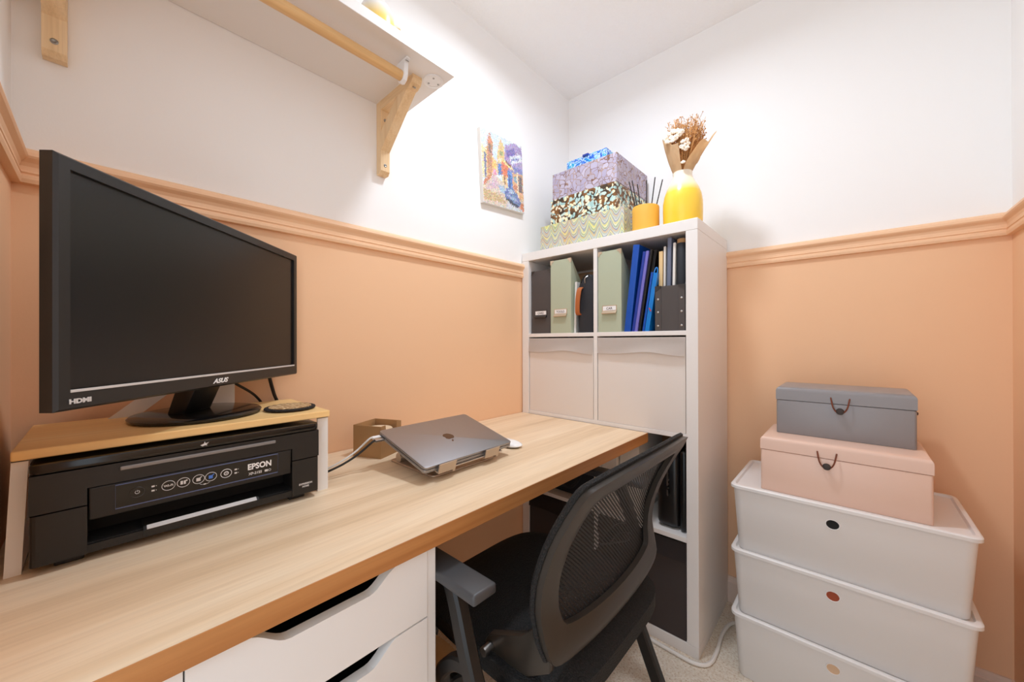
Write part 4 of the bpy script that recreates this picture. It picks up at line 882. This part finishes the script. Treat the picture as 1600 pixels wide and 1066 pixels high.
for i in range(3):
    z0 = BZ[i]+(.0005 if i else 0); zt = (.204, .404, .604)[i]; h = zt-z0
    t = thing('storage_box', LAB[i], 'storage box', (BXC, BYC, z0), group='white storage boxes stacked by the right wall')
    bm = B(); loft(bm, [ring_verts(bm, LW-.021, LD-.021, .018, 0), ring_verts(bm, LW-.018, LD-.018, .020, .004), ring_verts(bm, LW-.0065, LD-.0065, .022, h-.012)]); mkobj('box_body', bm, 'box_white', t, True)
    bm = B(); loft(bm, [ring_verts(bm, LW-.004, LD-.004, .022, h-.0125), ring_verts(bm, LW, LD, .022, h-.0110), ring_verts(bm, LW, LD, .022, h-.003), ring_verts(bm, LW-.002, LD-.002, .021, h-.0008), ring_verts(bm, LW-.006, LD-.006, .020, h), ring_verts(bm, LW-.011, LD-.011, .018, h), ring_verts(bm, LW-.0145, LD-.0145, .016, h-.006)]); mkobj('box_lid', bm, 'box_white', t, True)
    hz = h-.012-(.036, .037, .041)[i]; yo = -(LD-.0065-.0145*(1-(hz-.004)/(h-.016))*.8); slope = math.atan(.0115/(h-.016))
    xo = -.008
    r_ = Matrix.Translation((xo, yo-.0012, hz)) @ Matrix.Rotation(PI/2-slope, 4, 'X')
    bm = B(); tube(bm, [(.0150*math.cos(k*PI/14), .0130*math.sin(k*PI/14), 0) for k in range(28)], .0014, 6, True); hr = mkobj('hole_rim', xf(bm, r_), 'box_white', t, True)
    bm = B(); bm.faces.new([bm.verts.new((.0147*math.cos(k*PI/14), .0127*math.sin(k*PI/14), .0002)) for k in range(28)]); mkobj('grip_hole_disc', xf(bm, r_), HOLE[i], hr)  # flat disc instead of an opening; top box's is black for inside shade
# ------------------------------------------------------------------ metal chests on the boxes
def chest(x0, x1, y0, y1, z0, z1, zs_, mat, label, cxo):
    t = thing('metal_chest', label, 'chest', ((x0+x1)/2, (y0+y1)/2, z0), group='metal chests stacked on the white boxes'); hx, hy, h, s_ = (x1-x0)/2, (y1-y0)/2, z1-z0, zs_-z0
    mkobj('chest_body', rbz(-hx, hx, -hy, hy, 0, s_-.0015, .006, .0008, 3), mat, t, True)
    bm = B(); box(bm, -hx-.001, hx+.001, -hy-.001, hy+.001, s_, h)
    bev(bm, .013, 5, [e for e in bm.edges if e.verts[0].co.z > h-1e-5 and e.verts[1].co.z > h-1e-5]); mkobj('chest_lid', bm, mat, t, True)
    bm = B(); yf = -hy-.001; tube(bm, catmull([(cxo-.021, yf+.002, s_+.017), (cxo-.020, yf-.006, s_+.012), (cxo-.016, yf-.012, s_-.008), (cxo-.009, yf-.012, s_-.021), (cxo, yf-.010, s_-.024), (cxo+.009, yf-.012, s_-.021), (cxo+.016, yf-.012, s_-.008), (cxo+.020, yf-.006, s_+.012), (cxo+.021, yf+.002, s_+.017)], 5), .0019, 7, up=(0, 1, 0)); mkobj('leather_cord', bm, 'cord', t, True)
    bm = lathe(B(), [(.004, 0), (.004, .009), (.0085, .010), (.0095, .013), (.008, .017), (0, .0185)], 20); o = mkobj('knob', bm, 'knob_dark', t, True); o.location = (cxo, -hy, s_-.020); o.rotation_euler = (PI/2, 0, 0)
    for q in (-1, 1):
        o = mkobj('side_knob', lathe(B(), [(.003, 0), (.003, .004), (.0045, .005), (.004, .008), (0, .009)], 12), 'knob_dark', t, True); o.location = (q*hx, -.02, s_-.018); o.rotation_euler = (0, q*PI/2, 0)
    return t
chest(.936, 1.294, -.352, -.115, .5985, .7625, .723, 'pink_chest', 'larger pale pink metal chest on the top white box', -.022)
chest(.966, 1.274, -.268, -.078, .7630, .9095, .8685, 'grey_chest', 'smaller grey metal chest on the pink chest', .0)
